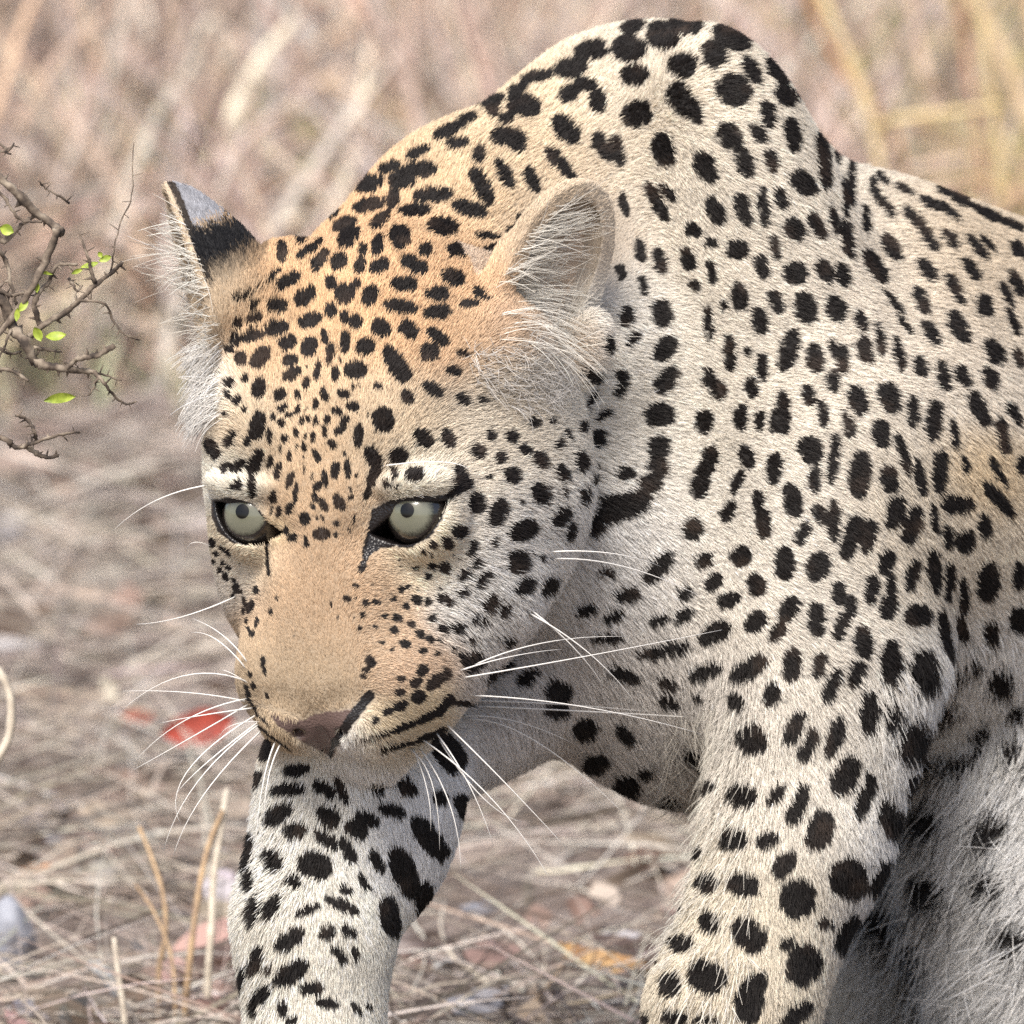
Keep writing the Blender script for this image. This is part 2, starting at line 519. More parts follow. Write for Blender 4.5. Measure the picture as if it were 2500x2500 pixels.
SPOT_SHEETS.append((250, 350, 1300 / 1932, """
585 365 30 14 -60;650 390 40 20 85;735 335 45 16 -40;750 385 60 16 -33;520 525 62 30 -50;610 490 55 8 -45;545 590 25 12 -50;670 500 58 22 -30
790 425 45 24 -55;860 430 34 26 -50;880 295 45 28 -25;850 205 45 18 -30;820 260 45 16 -20;975 150 55 26 -25;970 225 62 25 -15;895 345 50 28 -35
945 390 28 18 100;1000 370 40 22 105;1005 445 38 25 -30;935 445 30 24 110;1080 345 45 38 70;1150 95 75 28 -5;1090 130 55 30 0;1200 185 75 28 -5
1130 245 60 28 -5;1230 305 58 35 5;1330 235 70 30 15;1170 390 28 24 0;1285 390 42 24 5;1130 440 55 26 25;1410 385 45 16 -35;1395 470 40 20 90
1270 485 48 26 20;1375 545 40 20 20;1330 580 38 14 -5;1215 545 45 26 0;1215 610 48 26 -5;1090 510 50 26 0;1080 590 65 25 8;970 550 42 28 -70
880 545 36 38 40;830 505 24 28 0;920 510 18 20 0;735 555 48 30 -40;630 590 40 28 -15;545 640 32 22 -20;540 700 42 20 -15;630 670 48 25 -15
755 640 48 26 -20;830 605 28 22 90;880 630 20 24 0;920 645 28 24 45;1010 670 38 32 40;1110 675 40 30 40;1215 700 48 24 35;490 655 20 18 0
480 710 26 18 80;460 745 20 14 0;670 720 36 26 -20;750 735 38 28 -60;805 700 30 12 90;880 720 40 18 95;955 735 36 30 0;825 760 42 16 100
570 775 48 28 -55;500 780 28 22 90;680 785 32 22 -20;690 835 38 20 -30;780 815 30 10 100;1065 800 75 32 60;1185 755 34 32 0;920 820 42 34 10
1305 760 25 14 0;1275 822 25 16 20;515 850 18 12 90;460 865 20 14 0;1540 275 42 28 0;1485 310 22 16 0;1395 335 48 14 5;1560 130 50 22 65
1460 110 60 24 60;1380 155 75 30 65;1650 60 60 24 45;1695 110 35 18 40;1055 200 45 20 105;1010 280 50 22 -45;1500 0 40 22 50;1290 0 45 20 0
"""))
SPOT_SHEETS.append((1200, 0, 1300 / 1932, """
515 100 45 18 -15;625 130 55 40 10;705 85 60 32 10;870 140 65 30 25;1030 200 50 22 45;810 200 45 38 60;505 185 60 32 -10;360 175 55 22 -15
295 245 58 30 -15;150 285 40 18 -25;525 270 50 32 0;700 235 50 36 0;285 340 35 25 -40;345 305 40 22 20;390 365 40 28 80;945 255 50 22 60
1035 260 55 22 50;1110 265 30 14 50;880 330 58 46 40;690 360 62 38 65;735 400 50 24 70;530 410 52 40 -20;270 470 62 38 45;120 385 58 35 10
10 400 30 20 90;65 500 62 35 10;1065 350 42 26 40;1165 375 50 22 50;1195 360 40 14 60;1005 415 45 22 75;1090 490 68 28 80;970 485 40 24 50
1250 450 40 16 75;1195 535 60 22 80;1245 540 60 14 80;625 545 62 40 75;405 530 55 28 60;460 545 60 22 80;865 495 55 38 50;920 590 55 30 75
780 605 62 34 60;1015 585 44 24 75;1130 665 58 32 45;1205 630 60 22 85;1305 650 95 14 90;480 740 45 15 80;600 730 80 24 60;640 695 40 16 45
815 765 55 30 65;915 760 62 26 75;990 755 75 18 85;1050 720 38 22 75;735 835 32 22 50;800 878 22 18 0;895 905 38 35 0;1030 900 42 18 80
1100 835 42 34 60;1180 820 58 24 60;1240 800 55 14 80;1290 870 70 20 80;1280 720 75 14 85;540 910 42 22 80;612 945 48 24 75;715 940 42 24 70
470 985 30 18 70;550 1035 40 16 85;740 1035 22 20 0;800 990 45 16 80;985 965 45 24 75;1105 990 45 38 10;1210 985 48 28 55;1275 1000 50 20 75
900 1075 55 28 80;1035 1095 45 26 70;1140 1115 58 38 70;1250 1120 45 36 50;620 1140 50 34 80;490 1150 40 25 -70;515 1230 32 18 -60;840 1110 24 14 80
790 1170 65 15 85;630 1265 55 34 -50;975 1165 50 30 80;1340 1165 50 26 80;1410 1230 75 18 80;865 1285 65 20 85;930 1270 16 14 0;985 1330 55 20 85
1080 1270 80 32 105;1175 1300 50 30 80;1240 1265 35 14 80;1275 1305 55 20 85;1355 1270 60 30 75;1480 1290 80 18 80;1555 1330 45 26 70;1355 800 60 18 85
1395 700 70 18 70;1440 760 50 18 60;1450 900 68 30 55;1390 970 85 32 55;1500 690 50 14 30;1590 740 55 18 35;1420 655 40 14 40;1540 800 70 20 50
1590 870 60 20 60;1580 980 60 26 50;1665 870 50 20 50;1660 770 60 18 40;1760 900 65 20 50;1740 980 60 22 50;1800 890 50 14 50;1680 1050 75 20 60
1560 1090 65 26 65;1460 1100 70 14 50;1500 1180 60 12 50;1595 1210 60 24 60;1695 1190 80 32 60;1790 1110 50 32 70;1870 1070 60 18 65;1890 1170 60 18 70
1825 1280 62 34 65;1710 1365 50 26 60;1810 1375 55 28 55;1640 1370 70 24 75;1905 1030 60 22 60;1910 910 45 26 50;1910 1300 45 22 70;1450 600 70 14 25
1560 640 80 16 22;1680 720 90 18 28;1800 780 80 18 25;1890 820 60 18 25
"""))
SPOT_SHEETS.append((1400, 800, 1100 / 1932, """
155 70 40 18 75;70 200 30 18 70;105 215 26 24 60;210 210 32 26 70;205 260 40 20 -60;80 310 45 14 -60;135 370 40 16 -30;30 425 22 22 0
400 225 65 40 -45;370 370 65 52 0;370 510 50 45 90;365 590 60 42 80;330 670 50 42 -30;250 760 90 52 -20;160 780 70 58 -20;90 850 50 42 0
225 625 42 26 0;105 475 42 40 0;15 570 40 24 80;75 650 28 22 20;90 600 15 12 0;25 710 35 20 90;585 215 50 25 80;625 265 40 30 60
765 255 45 30 80;565 405 50 38 90;720 385 62 28 95;800 400 45 18 90;900 330 60 24 85;870 400 50 28 100;905 400 55 26 90;1010 290 48 28 75
1070 365 60 22 80;1115 230 50 26 85;1220 310 70 38 75;1180 420 60 24 75;1355 300 70 42 70;1455 360 70 24 90;1545 400 85 34 100;1320 455 62 36 75
1740 350 85 34 65;1840 470 85 24 80;1890 370 60 20 60;590 560 55 32 100;545 680 55 38 110;560 620 50 30 110;745 555 52 30 70;705 660 52 22 115
665 790 50 26 -60;865 600 70 32 95;1015 525 62 45 60;1035 640 65 24 95;1115 560 110 22 95;1230 630 100 46 95;1415 540 95 20 75;1355 650 58 40 80
1485 640 80 22 80;1570 620 95 32 95;1635 460 65 18 80;1680 590 45 14 80;1820 620 75 16 60;1820 740 100 28 50;1920 590 40 30 90;795 750 55 24 85
815 840 65 32 80;940 740 75 40 80;1060 800 50 30 60;1115 830 90 26 90;985 880 55 24 110;515 865 50 42 -50;1190 900 100 34 105;1265 890 75 34 100
1380 790 75 36 105;1450 850 85 38 105;1545 820 70 18 85;1620 760 50 40 0;1670 760 40 38 0;1605 900 55 20 80;1680 920 48 40 90;1760 850 60 26 75
365 1030 85 38 -48;145 1050 32 20 10;565 1000 40 28 -40;720 980 48 40 -30;905 1010 75 40 85;1050 1025 65 48 -70;605 1090 45 32 -50;785 1105 50 36 70
670 1165 48 32 -20;230 1150 52 30 -10;485 1140 42 24 -45;475 1235 48 24 -35;370 1255 48 24 -30;175 1240 45 22 -15;55 1215 48 24 -20;1345 1005 55 30 105
1455 1060 70 28 105;1280 1120 65 28 100;1360 1110 55 22 95;1350 1200 60 35 105;1545 1040 100 28 85;1610 1090 85 22 95;1670 1150 80 20 85;1775 1090 85 48 95
1910 1060 60 30 90;1915 1250 60 48 90;1140 1140 50 28 80;1190 1200 55 24 95;1150 1280 62 28 110;925 1210 60 38 -65;880 1300 50 28 -50;1045 1250 75 34 95
785 1260 52 38 -50;610 1310 75 42 -28;1475 1235 55 48 0;1580 1320 110 26 88;1660 1290 60 26 80;1790 1310 60 34 90;150 1335 72 18 0;390 1385 120 28 -10
760 1465 90 40 -35;570 1475 75 32 -15;940 1450 75 38 95;1055 1450 60 28 105;1245 1350 70 38 80;1360 1450 105 40 90;1485 1480 90 46 95;1110 1540 80 28 110
1215 1490 60 32 110;220 1490 70 26 20;410 1520 42 24 20;410 1600 50 26 30;545 1585 22 14 0;705 1610 45 34 80;850 1580 55 32 100;1265 1660 95 38 92
1355 1680 55 26 95;1420 1765 100 48 105;1555 1635 75 38 105;1120 1760 90 32 110;950 1720 80 34 115;1010 1795 80 28 110;770 1770 65 58 60;1640 1480 50 18 90
1700 1430 50 18 90;1820 1500 60 48 60;1640 1610 35 16 90;1740 1720 55 35 110;1540 1840 50 30 90;1890 1620 50 35 90;1730 1850 40 30 0;1880 1830 55 42 0
50 1720 55 50 0;100 1860 55 40 0;230 1740 50 28 50;530 1840 60 28 30
"""))
SPOT_SHEETS.append((1300, 1500, 1200 / 1932, """
375 670 55 46 0;540 740 55 42 0;450 615 30 22 0;700 680 35 25 0;830 720 58 42 0;960 715 50 22 -50;1045 750 85 32 112;1228 640 80 45 115
1306 716 98 25 108;1392 806 76 34 80;1470 665 65 38 95;1130 850 80 48 110;795 890 55 42 0;925 895 45 26 -40;990 985 60 38 -50;1240 1040 80 70 90
655 940 30 18 110;690 1060 45 40 0;830 1070 62 46 10;1040 1120 78 64 90;575 1150 35 20 100;695 1215 45 38 60;850 1265 75 56 40;995 1300 30 24 -20
1145 1220 32 18 0;1355 1030 80 24 115;1225 1250 90 28 115;585 1300 45 36 0;490 1345 35 14 100;685 1430 75 62 30;1060 1380 85 62 115;540 1460 48 40 80
880 1450 45 38 -60;850 1530 85 52 95;560 1590 50 32 0;680 1600 50 20 0;1030 1580 80 32 -40;440 1600 30 22 90;1440 1220 110 62 0;1590 830 60 52 80
1700 590 70 36 -20;1480 920 60 32 -50;1600 1080 65 48 90;1440 1060 45 28 0;1560 1330 55 28 90;1540 1520 60 38 0;1820 860 70 50 120;1800 1060 58 46 0
1880 1250 60 40 30
"""))
SPOT_SHEETS.append((400, 1700, 1000 / 1932, """
480 250 55 28 100;445 395 45 22 110;630 350 62 30 -8;590 445 80 28 -5;540 560 75 38 -35;760 440 60 30 35;840 440 70 22 70;620 640 58 35 -8
775 570 62 42 35;520 785 60 42 65;765 680 70 30 40;715 800 80 62 20;400 740 95 32 98;605 885 40 24 -10;415 880 50 22 100;425 1030 70 28 100
510 1005 65 30 -60;860 915 35 18 40;840 985 85 26 22;680 1010 65 20 -22;870 730 70 26 62;905 630 62 38 40;960 580 60 32 30;1005 420 42 24 80
1135 425 65 32 35;1075 540 65 30 20;1300 480 40 30 60;1410 520 70 38 65;1250 670 125 52 55;1005 780 60 24 60;1130 830 130 56 70;1220 950 85 35 105
1060 1040 100 44 80;595 1150 80 36 -35;770 1120 40 32 0;870 1110 42 24 30;440 1250 70 28 105;605 1310 95 42 -38;830 1225 48 24 55;900 1215 35 14 80
695 1380 55 30 -8;470 1415 55 26 -65;770 1450 60 26 15;905 1475 35 13 45;960 1470 16 13 0;560 1480 40 22 95;490 1300 22 16 0;380 1350 80 14 95
430 1480 40 18 90;1340 270 100 62 60;600 1530 30 20 -30;940 880 50 16 60
"""))  # the wide upper right patch is shadow under the jaw, painted black
SPOT_SHEETS.append((0, 0, 2500 / 1932, """
640 378 18 7 -35;690 342 20 8 -30;735 314 22 9 -28;790 287 26 9 -25;845 248 30 10 -25;880 228 24 9 -25;930 194 26 9 -25;980 168 24 8 -25
1030 143 26 9 -22;1075 121 22 9 -22;905 290 16 12 90;
1000 200 16 10 -20;955 225 16 9 -20;580 425 16 8 -35;610 400 14 7 -35;1130 100 20 9 -20;1180 75 22 8 -18
"""))

# strokes on the face: a chain of points, one radius, a kind (0 black marking, 1 nose leather, 2 bare black eye rim); same sheet as the face
FACE_STROKES = [
    (20, 0, (1228, 1412, 1180, 1470)), (16, 0, (1180, 1470, 1095, 1510)), (15, 0, (1070, 1520, 1000, 1545)), (8, 0, (990, 1550, 860, 1592)),
    (15, 0, (1200, 1545, 1095, 1588)), (8, 0, (1070, 1595, 930, 1622)),
    (22, 1, (882, 1398, 800, 1505)), (20, 1, (800, 1505, 735, 1600)), (10, 1, (728, 1600, 712, 1660)),
    (6, 0, (355, 1395, 400, 1480, 450, 1530)), (6, 0, (390, 1512, 470, 1582)), (4, 0, (470, 1582, 540, 1630)),
    (14, 0, (1235, 1430, 1330, 1440)),
    (15, 2, (905, 615, 900, 690)), (22, 2, (900, 690, 960, 732, 1050, 738, 1120, 700, 1160, 640, 1186, 575)),
    (9, 2, (915, 605, 960, 578, 1080, 556, 1190, 553)), (18, 0, (1190, 565, 1250, 525)),
    (20, 0, (885, 720, 868, 790)), (15, 0, (868, 790, 848, 860)), (34, 2, (915, 700, 925, 705)),
    (19, 2, (228, 610, 250, 680, 310, 725, 400, 737, 440, 715)), (8, 2, (195, 570, 290, 563, 370, 590, 432, 655)),
    (20, 2, (212, 590, 225, 620)), (24, 2, (430, 690, 436, 720)), (7, 0, (440, 745, 455, 885)),
]
NOSE_POLY = [(440, 1460), (520, 1500), (600, 1505), (650, 1480), (720, 1468), (806, 1462), (800, 1520), (745, 1595), (728, 1665), (690, 1648), (595, 1600), (485, 1528)]

# ------------------------------------------------------------------ coat: colour, length and lie of the hair over the body
PW = 1932
MARG = 160
K = PW / 2500.0


def raster(n0, n1, step, fn):
    pass


MSIZE = PW + 2 * MARG
SPOT = np.zeros((MSIZE, MSIZE), np.float32)         # black markings, and the shadow painted under the jaw
BARE = np.zeros((MSIZE, MSIZE), np.uint8)           # 1 nose leather, 2 eye rim


def stamp(mask, cx, cy, a, b, ang, val=1.0):
    r = max(a, b) + 4
    x0, x1 = int(max(cx - r + MARG, 0)), int(min(cx + r + MARG + 1, MSIZE))
    y0, y1 = int(max(cy - r + MARG, 0)), int(min(cy + r + MARG + 1, MSIZE))
    if x1 <= x0 or y1 <= y0: return
    yy, xx = np.mgrid[y0:y1, x0:x1]
    dx, dy = xx - MARG - cx, yy - MARG - cy
    c, s = math.cos(math.radians(ang)), math.sin(math.radians(ang))
    u, v = (dx * c + dy * s) / max(a, 1), (-dx * s + dy * c) / max(b, 1)
    m = (np.abs(u) ** 2.3 + np.abs(v) ** 2.3) < 1
    mask[y0:y1, x0:x1][m] = val


def stroke(mask, pts, r, val):
    for (xa, ya), (xb, yb) in zip(pts[:-1], pts[1:]):
        n = int(math.hypot(xb - xa, yb - ya) / max(r * 0.4, 1)) + 1
        for i in range(n + 1):
            t = i / n
            stamp(mask, xa + (xb - xa) * t, ya + (yb - ya) * t, r, r, 0, val)


for ox, oy, sc, txt in SPOT_SHEETS:
    g1, g2 = (1.0, 0.4) if (ox, oy) in ((400, 900), (250, 350)) else (1.02, 0.7)
    for item in txt.replace('\n', ';').split(';'):
        v = [float(q) for q in item.split()]
        if len(v) == 5:
            if ox == 1200 and v[0] > 1320: v[2] *= 0.84; v[3] *= 0.9
            elif ox == 1200 and v[1] < 430: v[2] *= 1.1; v[3] *= 1.16
            stamp(SPOT, (ox + v[0] * sc) * K, (oy + v[1] * sc) * K, max(v[2] * sc * K * g1 + g2, 2.2), max(v[3] * sc * K * (g1 + 0.03) + g2 * 1.2, 2.2), v[4])


def face_xy(X, Y):
    return (400 + X * 1100 / 1932) * K, (900 + Y * 1100 / 1932) * K


for r, kind, c in FACE_STROKES:
    pts = [face_xy(c[i], c[i + 1]) for i in range(0, len(c), 2)]
    r = r * 1100 / 1932 * K * (1.35 if kind == 2 else 1.0)
    if kind == 0: stroke(SPOT, pts, r, 1.0)
    else: stroke(BARE, pts, r, kind if kind == 2 else 3)


def fill_poly(pts, val):
    poly = [face_xy(*p) for p in pts]
    y0, y1 = int(min(p[1] for p in poly)), int(max(p[1] for p in poly)) + 1
    x0, x1 = int(min(p[0] for p in poly)), int(max(p[0] for p in poly)) + 1
    yy, xx = np.mgrid[y0:y1, x0:x1]
    inside = np.zeros(xx.shape, bool)
    for (xa, ya), (xb, yb) in zip(poly, poly[1:] + poly[:1]):
        inside ^= ((ya > yy) != (yb > yy)) & (xx < (xb - xa) * (yy - ya) / (yb - ya + 1e-9) + xa)
    sub = BARE[y0 + MARG:y1 + MARG, x0 + MARG:x1 + MARG]
    sub[inside & (sub == 0)] = val


fill_poly(NOSE_POLY, 1)
fill_poly([(882, 640), (905, 598), (960, 568), (1080, 545), (1200, 543), (1216, 570), (1192, 640), (1152, 702), (1085, 752), (1000, 762), (930, 772), (880, 800), (850, 858), (842, 850), (868, 740)], 2)
fill_poly([(172, 565), (290, 550), (380, 575), (440, 640), (458, 720), (452, 765), (400, 757), (310, 747), (245, 707), (198, 630)], 2)


# fine flecks down the brow and over the cheek
fr = np.random.default_rng(5)
for cx_, cy_, sx_, y0_, y1_, n_, big in ((612, 0, 62, 640, 1000, 170, 1.0), (850, 0, 90, 1030, 1230, 90, 0.62), (420, 0, 26, 1000, 1130, 26, 0.6)):
    for _ in range(n_):
        x_, y_ = fr.normal(cx_, sx_), fr.uniform(y0_, y1_)
        i_, j_ = int(y_) + MARG, int(x_) + MARG
        if SPOT[i_ - 9:i_ + 10, j_ - 7:j_ + 8].any() or BARE[i_ - 10:i_ + 11, j_ - 10:j_ + 11].any(): continue
        stamp(SPOT, x_, y_, fr.uniform(4, 9) * big, fr.uniform(2.2, 3.4) * (big + 1) / 2, fr.normal(92 - (x_ - 612) * 0.12, 14))


def lin(c):
    c = np.array(c, float) / 255.0
    return np.where(c <= 0.04045, c / 12.92, ((c + 0.055) / 1.055) ** 2.4)


# ground colour of the coat: x, y, reach, colour
ZONES = [
    (720, 480, 130, (226, 180, 126)), (640, 560, 110, (224, 182, 130)), (820, 560, 90, (224, 182, 132)), (600, 750, 100, (220, 190, 150)),
    (520, 640, 70, (222, 184, 136)), (740, 800, 80, (222, 200, 166)), (480, 780, 60, (224, 204, 172)),
    (605, 930, 70, (212, 180, 140)), (600, 1030, 60, (206, 174, 136)), (585, 1150, 80, (208, 176, 138)), (560, 1270, 80, (196, 172, 138)),
    (740, 1190, 60, (214, 182, 144)), (790, 1240, 50, (216, 182, 146)), (690, 1100, 50, (210, 176, 136)),
    (440, 905, 45, (238, 230, 210)), (790, 895, 55, (236, 228, 208)), (805, 1052, 55, (242, 224, 190)), (440, 1045, 50, (240, 222, 188)),
    (690, 960, 22, (226, 202, 168)), (525, 1000, 18, (228, 206, 160)),
    (960, 860, 90, (224, 210, 186)), (1010, 980, 80, (232, 226, 216)), (900, 1120, 60, (232, 228, 220)), (850, 1170, 40, (230, 224, 214)),
    (420, 1090, 40, (220, 210, 196)), (375, 720, 50, (240, 234, 222)), (880, 640, 50, (214, 178, 136)), (960, 720, 70, (204, 190, 168)),
    (740, 1390, 40, (226, 202, 156)), (810, 1330, 35, (228, 206, 164)), (520, 1390, 30, (210, 182, 140)), (705, 1462, 62, (242, 238, 230)),
    (1250, 800, 160, (230, 222, 206)), (1150, 1050, 130, (232, 228, 222)), (1150, 620, 80, (230, 224, 212)), (1450, 700, 170, (230, 218, 196)),
    (1280, 150, 190, (234, 218, 190)), (1000, 260, 130, (230, 204, 164)), (850, 330, 90, (228, 196, 150)), (1400, 350, 140, (232, 220, 198)),
    (1750, 600, 200, (228, 214, 192)), (1850, 480, 130, (212, 184, 140)), (1500, 1100, 180, (230, 220, 202)), (1750, 1000, 120, (222, 206, 178)),
    (1850, 900, 60, (224, 190, 130)), (1250, 1350, 130, (214, 206, 196)), (1050, 1350, 120, (218, 210, 202)),
    (1450, 1500, 120, (232, 222, 204)), (1380, 1750, 130, (230, 216, 188)), (1350, 1950, 120, (230, 214, 184)),
    (1850, 1350, 120, (236, 232, 224)), (1850, 1700, 160, (236, 234, 230)), (1700, 1750, 80, (206, 200, 194)),
    (560, 1600, 110, (244, 238, 222)), (540, 1850, 120, (244, 236, 216)), (800, 1560, 80, (236, 236, 236)), (690, 1850, 60, (238, 232, 216)),
    (400, 560, 60, (214, 190, 156)), (1080, 440, 90, (196, 174, 148)), (960, 620, 50, (214, 178, 140)), (1105, 650, 40, (208, 176, 140)),
]
zx = np.array([z[:3] for z in ZONES], float)
zc = np.array([lin(z[3]) for z in ZONES])
CS = 6
gy, gx = np.mgrid[-MARG:PW + MARG:CS, -MARG:PW + MARG:CS]
num = np.zeros(gx.shape + (3,)); den = np.zeros(gx.shape)
for (x, y, r), c in zip(zx, zc):
    w = np.exp(-((gx - x) ** 2 + (gy - y) ** 2) / (2 * (r * 0.75) ** 2)) + 1e-4 * (r / (r + np.hypot(gx - x, gy - y))) ** 4
    num += w[..., None] * c; den += w
COATMAP = num / den[..., None]
COATMAP = (COATMAP * 0.78 + 0.22 * COATMAP.mean(-1, keepdims=True))
bd = (np.clip((gx - 1060) / 120, 0, 1) + np.clip((gy - 1420) / 80, 0, 1)).clip(0, 1)[..., None] * 0.16
COATMAP = COATMAP * (1 - bd) + bd * COATMAP.mean(-1, keepdims=True) * np.array([1.02, 1.0, 0.96])

# hair length and lie: x, y, reach, length, direction in the picture (dx, dy), depth component, lift in degrees
LIE = [
    (580, 1250, 70, 14, (0.0, -1.0), 0.2, 30), (590, 1100, 70, 17, (0.05, -1.0), 0.2, 28), (600, 950, 70, 17, (0.0, -1.0), 0.2, 26),
    (610, 780, 90, 21, (0.08, -1.0), 0.5, 24), (700, 560, 110, 26, (0.25, -1.0), 0.7, 22), (800, 420, 100, 32, (0.5, -0.8), 0.8, 22),
    (500, 640, 70, 22, (-0.25, -1.0), 0.5, 24), (820, 620, 80, 22, (0.5, -0.8), 0.4, 24),
    (440, 905, 45, 26, (-0.55, -0.7), 0.2, 36), (785, 895, 55, 26, (0.55, -0.75), 0.2, 36),
    (700, 1100, 50, 16, (0.7, -0.2), 0.3, 20), (800, 1060, 60, 20, (0.85, 0.25), 0.3, 20), (770, 1230, 60, 15, (0.9, 0.15), 0.4, 20),
    (780, 1360, 50, 16, (0.85, 0.45), 0.3, 24), (510, 1400, 40, 12, (0.25, 0.9), 0.2, 22), (590, 1430, 30, 12, (0.2, 0.9), 0.2, 22), (640, 1430, 40, 20, (0.2, 1.0), 0.1, 26),
    (710, 1450, 40, 52, (0.3, 1.0), 0.0, 34), (950, 980, 90, 26, (0.95, 0.1), 0.4, 22), (1070, 920, 60, 56, (1.0, 0.15), 0.1, 36),
    (960, 820, 80, 26, (0.9, -0.3), 0.3, 26), (960, 1120, 60, 52, (0.8, 0.6), 0.2, 30), (890, 1200, 50, 46, (0.8, 0.6), 0.2, 30),
    (420, 1000, 40, 16, (-0.7, 0.4), 0.4, 26), (440, 1120, 40, 14, (-0.5, 0.2), 0.5, 26), (385, 780, 40, 26, (-0.8, -0.1), 0.4, 34),
    (370, 700, 30, 60, (-0.8, 0.35), 0.0, 48), (960, 700, 60, 40, (0.7, -0.1), 0.2, 38),
    (1080, 450, 90, 11, (0.4, -0.9), 0.0, 20), (400, 540, 60, 12, (-0.4, -0.9), 0.2, 20),
    (1150, 640, 60, 36, (0.9, 0.3), 0.2, 22), (1250, 800, 120, 34, (1.0, 0.12), 0.2, 20), (1150, 1000, 100, 42, (0.7, 0.7), 0.1, 22),
    (1100, 1200, 100, 40, (0.6, 0.8), 0.0, 22), (1250, 1350, 110, 48, (0.55, 0.85), 0.0, 26), (1330, 1480, 80, 60, (0.3, 1.0), 0.0, 30),
    (1100, 1400, 80, 40, (0.3, 0.9), 0.0, 24),
    (1000, 250, 120, 36, (0.75, -0.5), 0.5, 24), (1250, 120, 150, 34, (0.9, -0.1), 0.4, 22), (1400, 320, 140, 32, (0.9, 0.45), 0.2, 20),
    (1450, 700, 160, 30, (0.95, 0.2), 0.1, 18), (1550, 350, 90, 34, (0.7, 0.75), 0.3, 22), (1750, 560, 160, 36, (0.85, 0.5), 0.4, 20),
    (1500, 1050, 150, 30, (0.9, 0.4), 0.0, 18), (1750, 950, 120, 36, (0.6, 0.75), 0.2, 22), (1450, 1400, 120, 40, (0.35, 0.95), 0.0, 22),
    (1400, 1650, 120, 38, (0.0, 1.0), 0.0, 22), (1330, 1850, 110, 36, (-0.15, 1.0), 0.0, 22), (1550, 1650, 100, 36, (0.2, 1.0), 0.0, 20),
    (1780, 1350, 80, 70, (0.2, 1.0), 0.0, 26), (1880, 1500, 80, 85, (-0.2, 1.0), 0.0, 30), (1870, 1720, 130, 110, (-0.75, 0.65), 0.0, 34),
    (1720, 1780, 80, 70, (-0.6, 0.8), 0.0, 30),
    (560, 1500, 80, 34, (-0.1, 1.0), 0.0, 24), (470, 1650, 60, 46, (-0.6, 0.8), 0.0, 42), (475, 1850, 50, 44, (-0.5, 0.85), 0.0, 40), (590, 1850, 100, 30, (0.05, 1.0), 0.0, 20),
    (800, 1550, 80, 30, (0.25, 0.97), 0.0, 18), (700, 1750, 60, 32, (0.25, 0.95), 0.0, 22),
]
lx = np.array([q[:3] for q in LIE], float)
lv = np.array([[q[3], q[4][0], q[4][1], q[5], q[6]] for q in LIE], float)
num = np.zeros(gx.shape + (5,)); den = np.zeros(gx.shape)
for (x, y, r), v in zip(lx, lv):
    w = np.exp(-((gx - x) ** 2 + (gy - y) ** 2) / (2 * (r * 0.8) ** 2)) + 1e-4 * (r / (r + np.hypot(gx - x, gy - y))) ** 4
    num += w[..., None] * v; den += w
LIEMAP = num / den[..., None]


def look(m, px, py, step):
    i = np.clip(((py + MARG) / step), 0, m.shape[0] - 1.001); j = np.clip(((px + MARG) / step), 0, m.shape[1] - 1.001)
    if m.ndim == 3:
        i0, j0 = i.astype(int), j.astype(int); fi, fj = (i - i0)[:, None], (j - j0)[:, None]
        return (m[i0, j0] * (1 - fi) * (1 - fj) + m[i0 + 1, j0] * fi * (1 - fj) + m[i0, j0 + 1] * (1 - fi) * fj + m[i0 + 1, j0 + 1] * fi * fj)
    return m[i.astype(int), j.astype(int)]


def in_poly(px, py, poly):
    r = np.zeros(len(px), bool)
    for (xa, ya), (xb, yb) in zip(poly, poly[1:] + poly[:1]):
        r ^= ((ya > py) != (yb > py)) & (px < (xb - xa) * (py - ya) / (yb - ya + 1e-9) + xa)
    return r


BLACK = np.array([0.016, 0.013, 0.012])


def ear_parts(P):
    """local coordinates in the two ears: (across, along, depth)"""
    out = []
    for c, ax in ((EAR_L_C, EAR_L_AX), (EAR_R_C, EAR_R_AX)):
        out.append((P - c) @ ax.T)
    return out


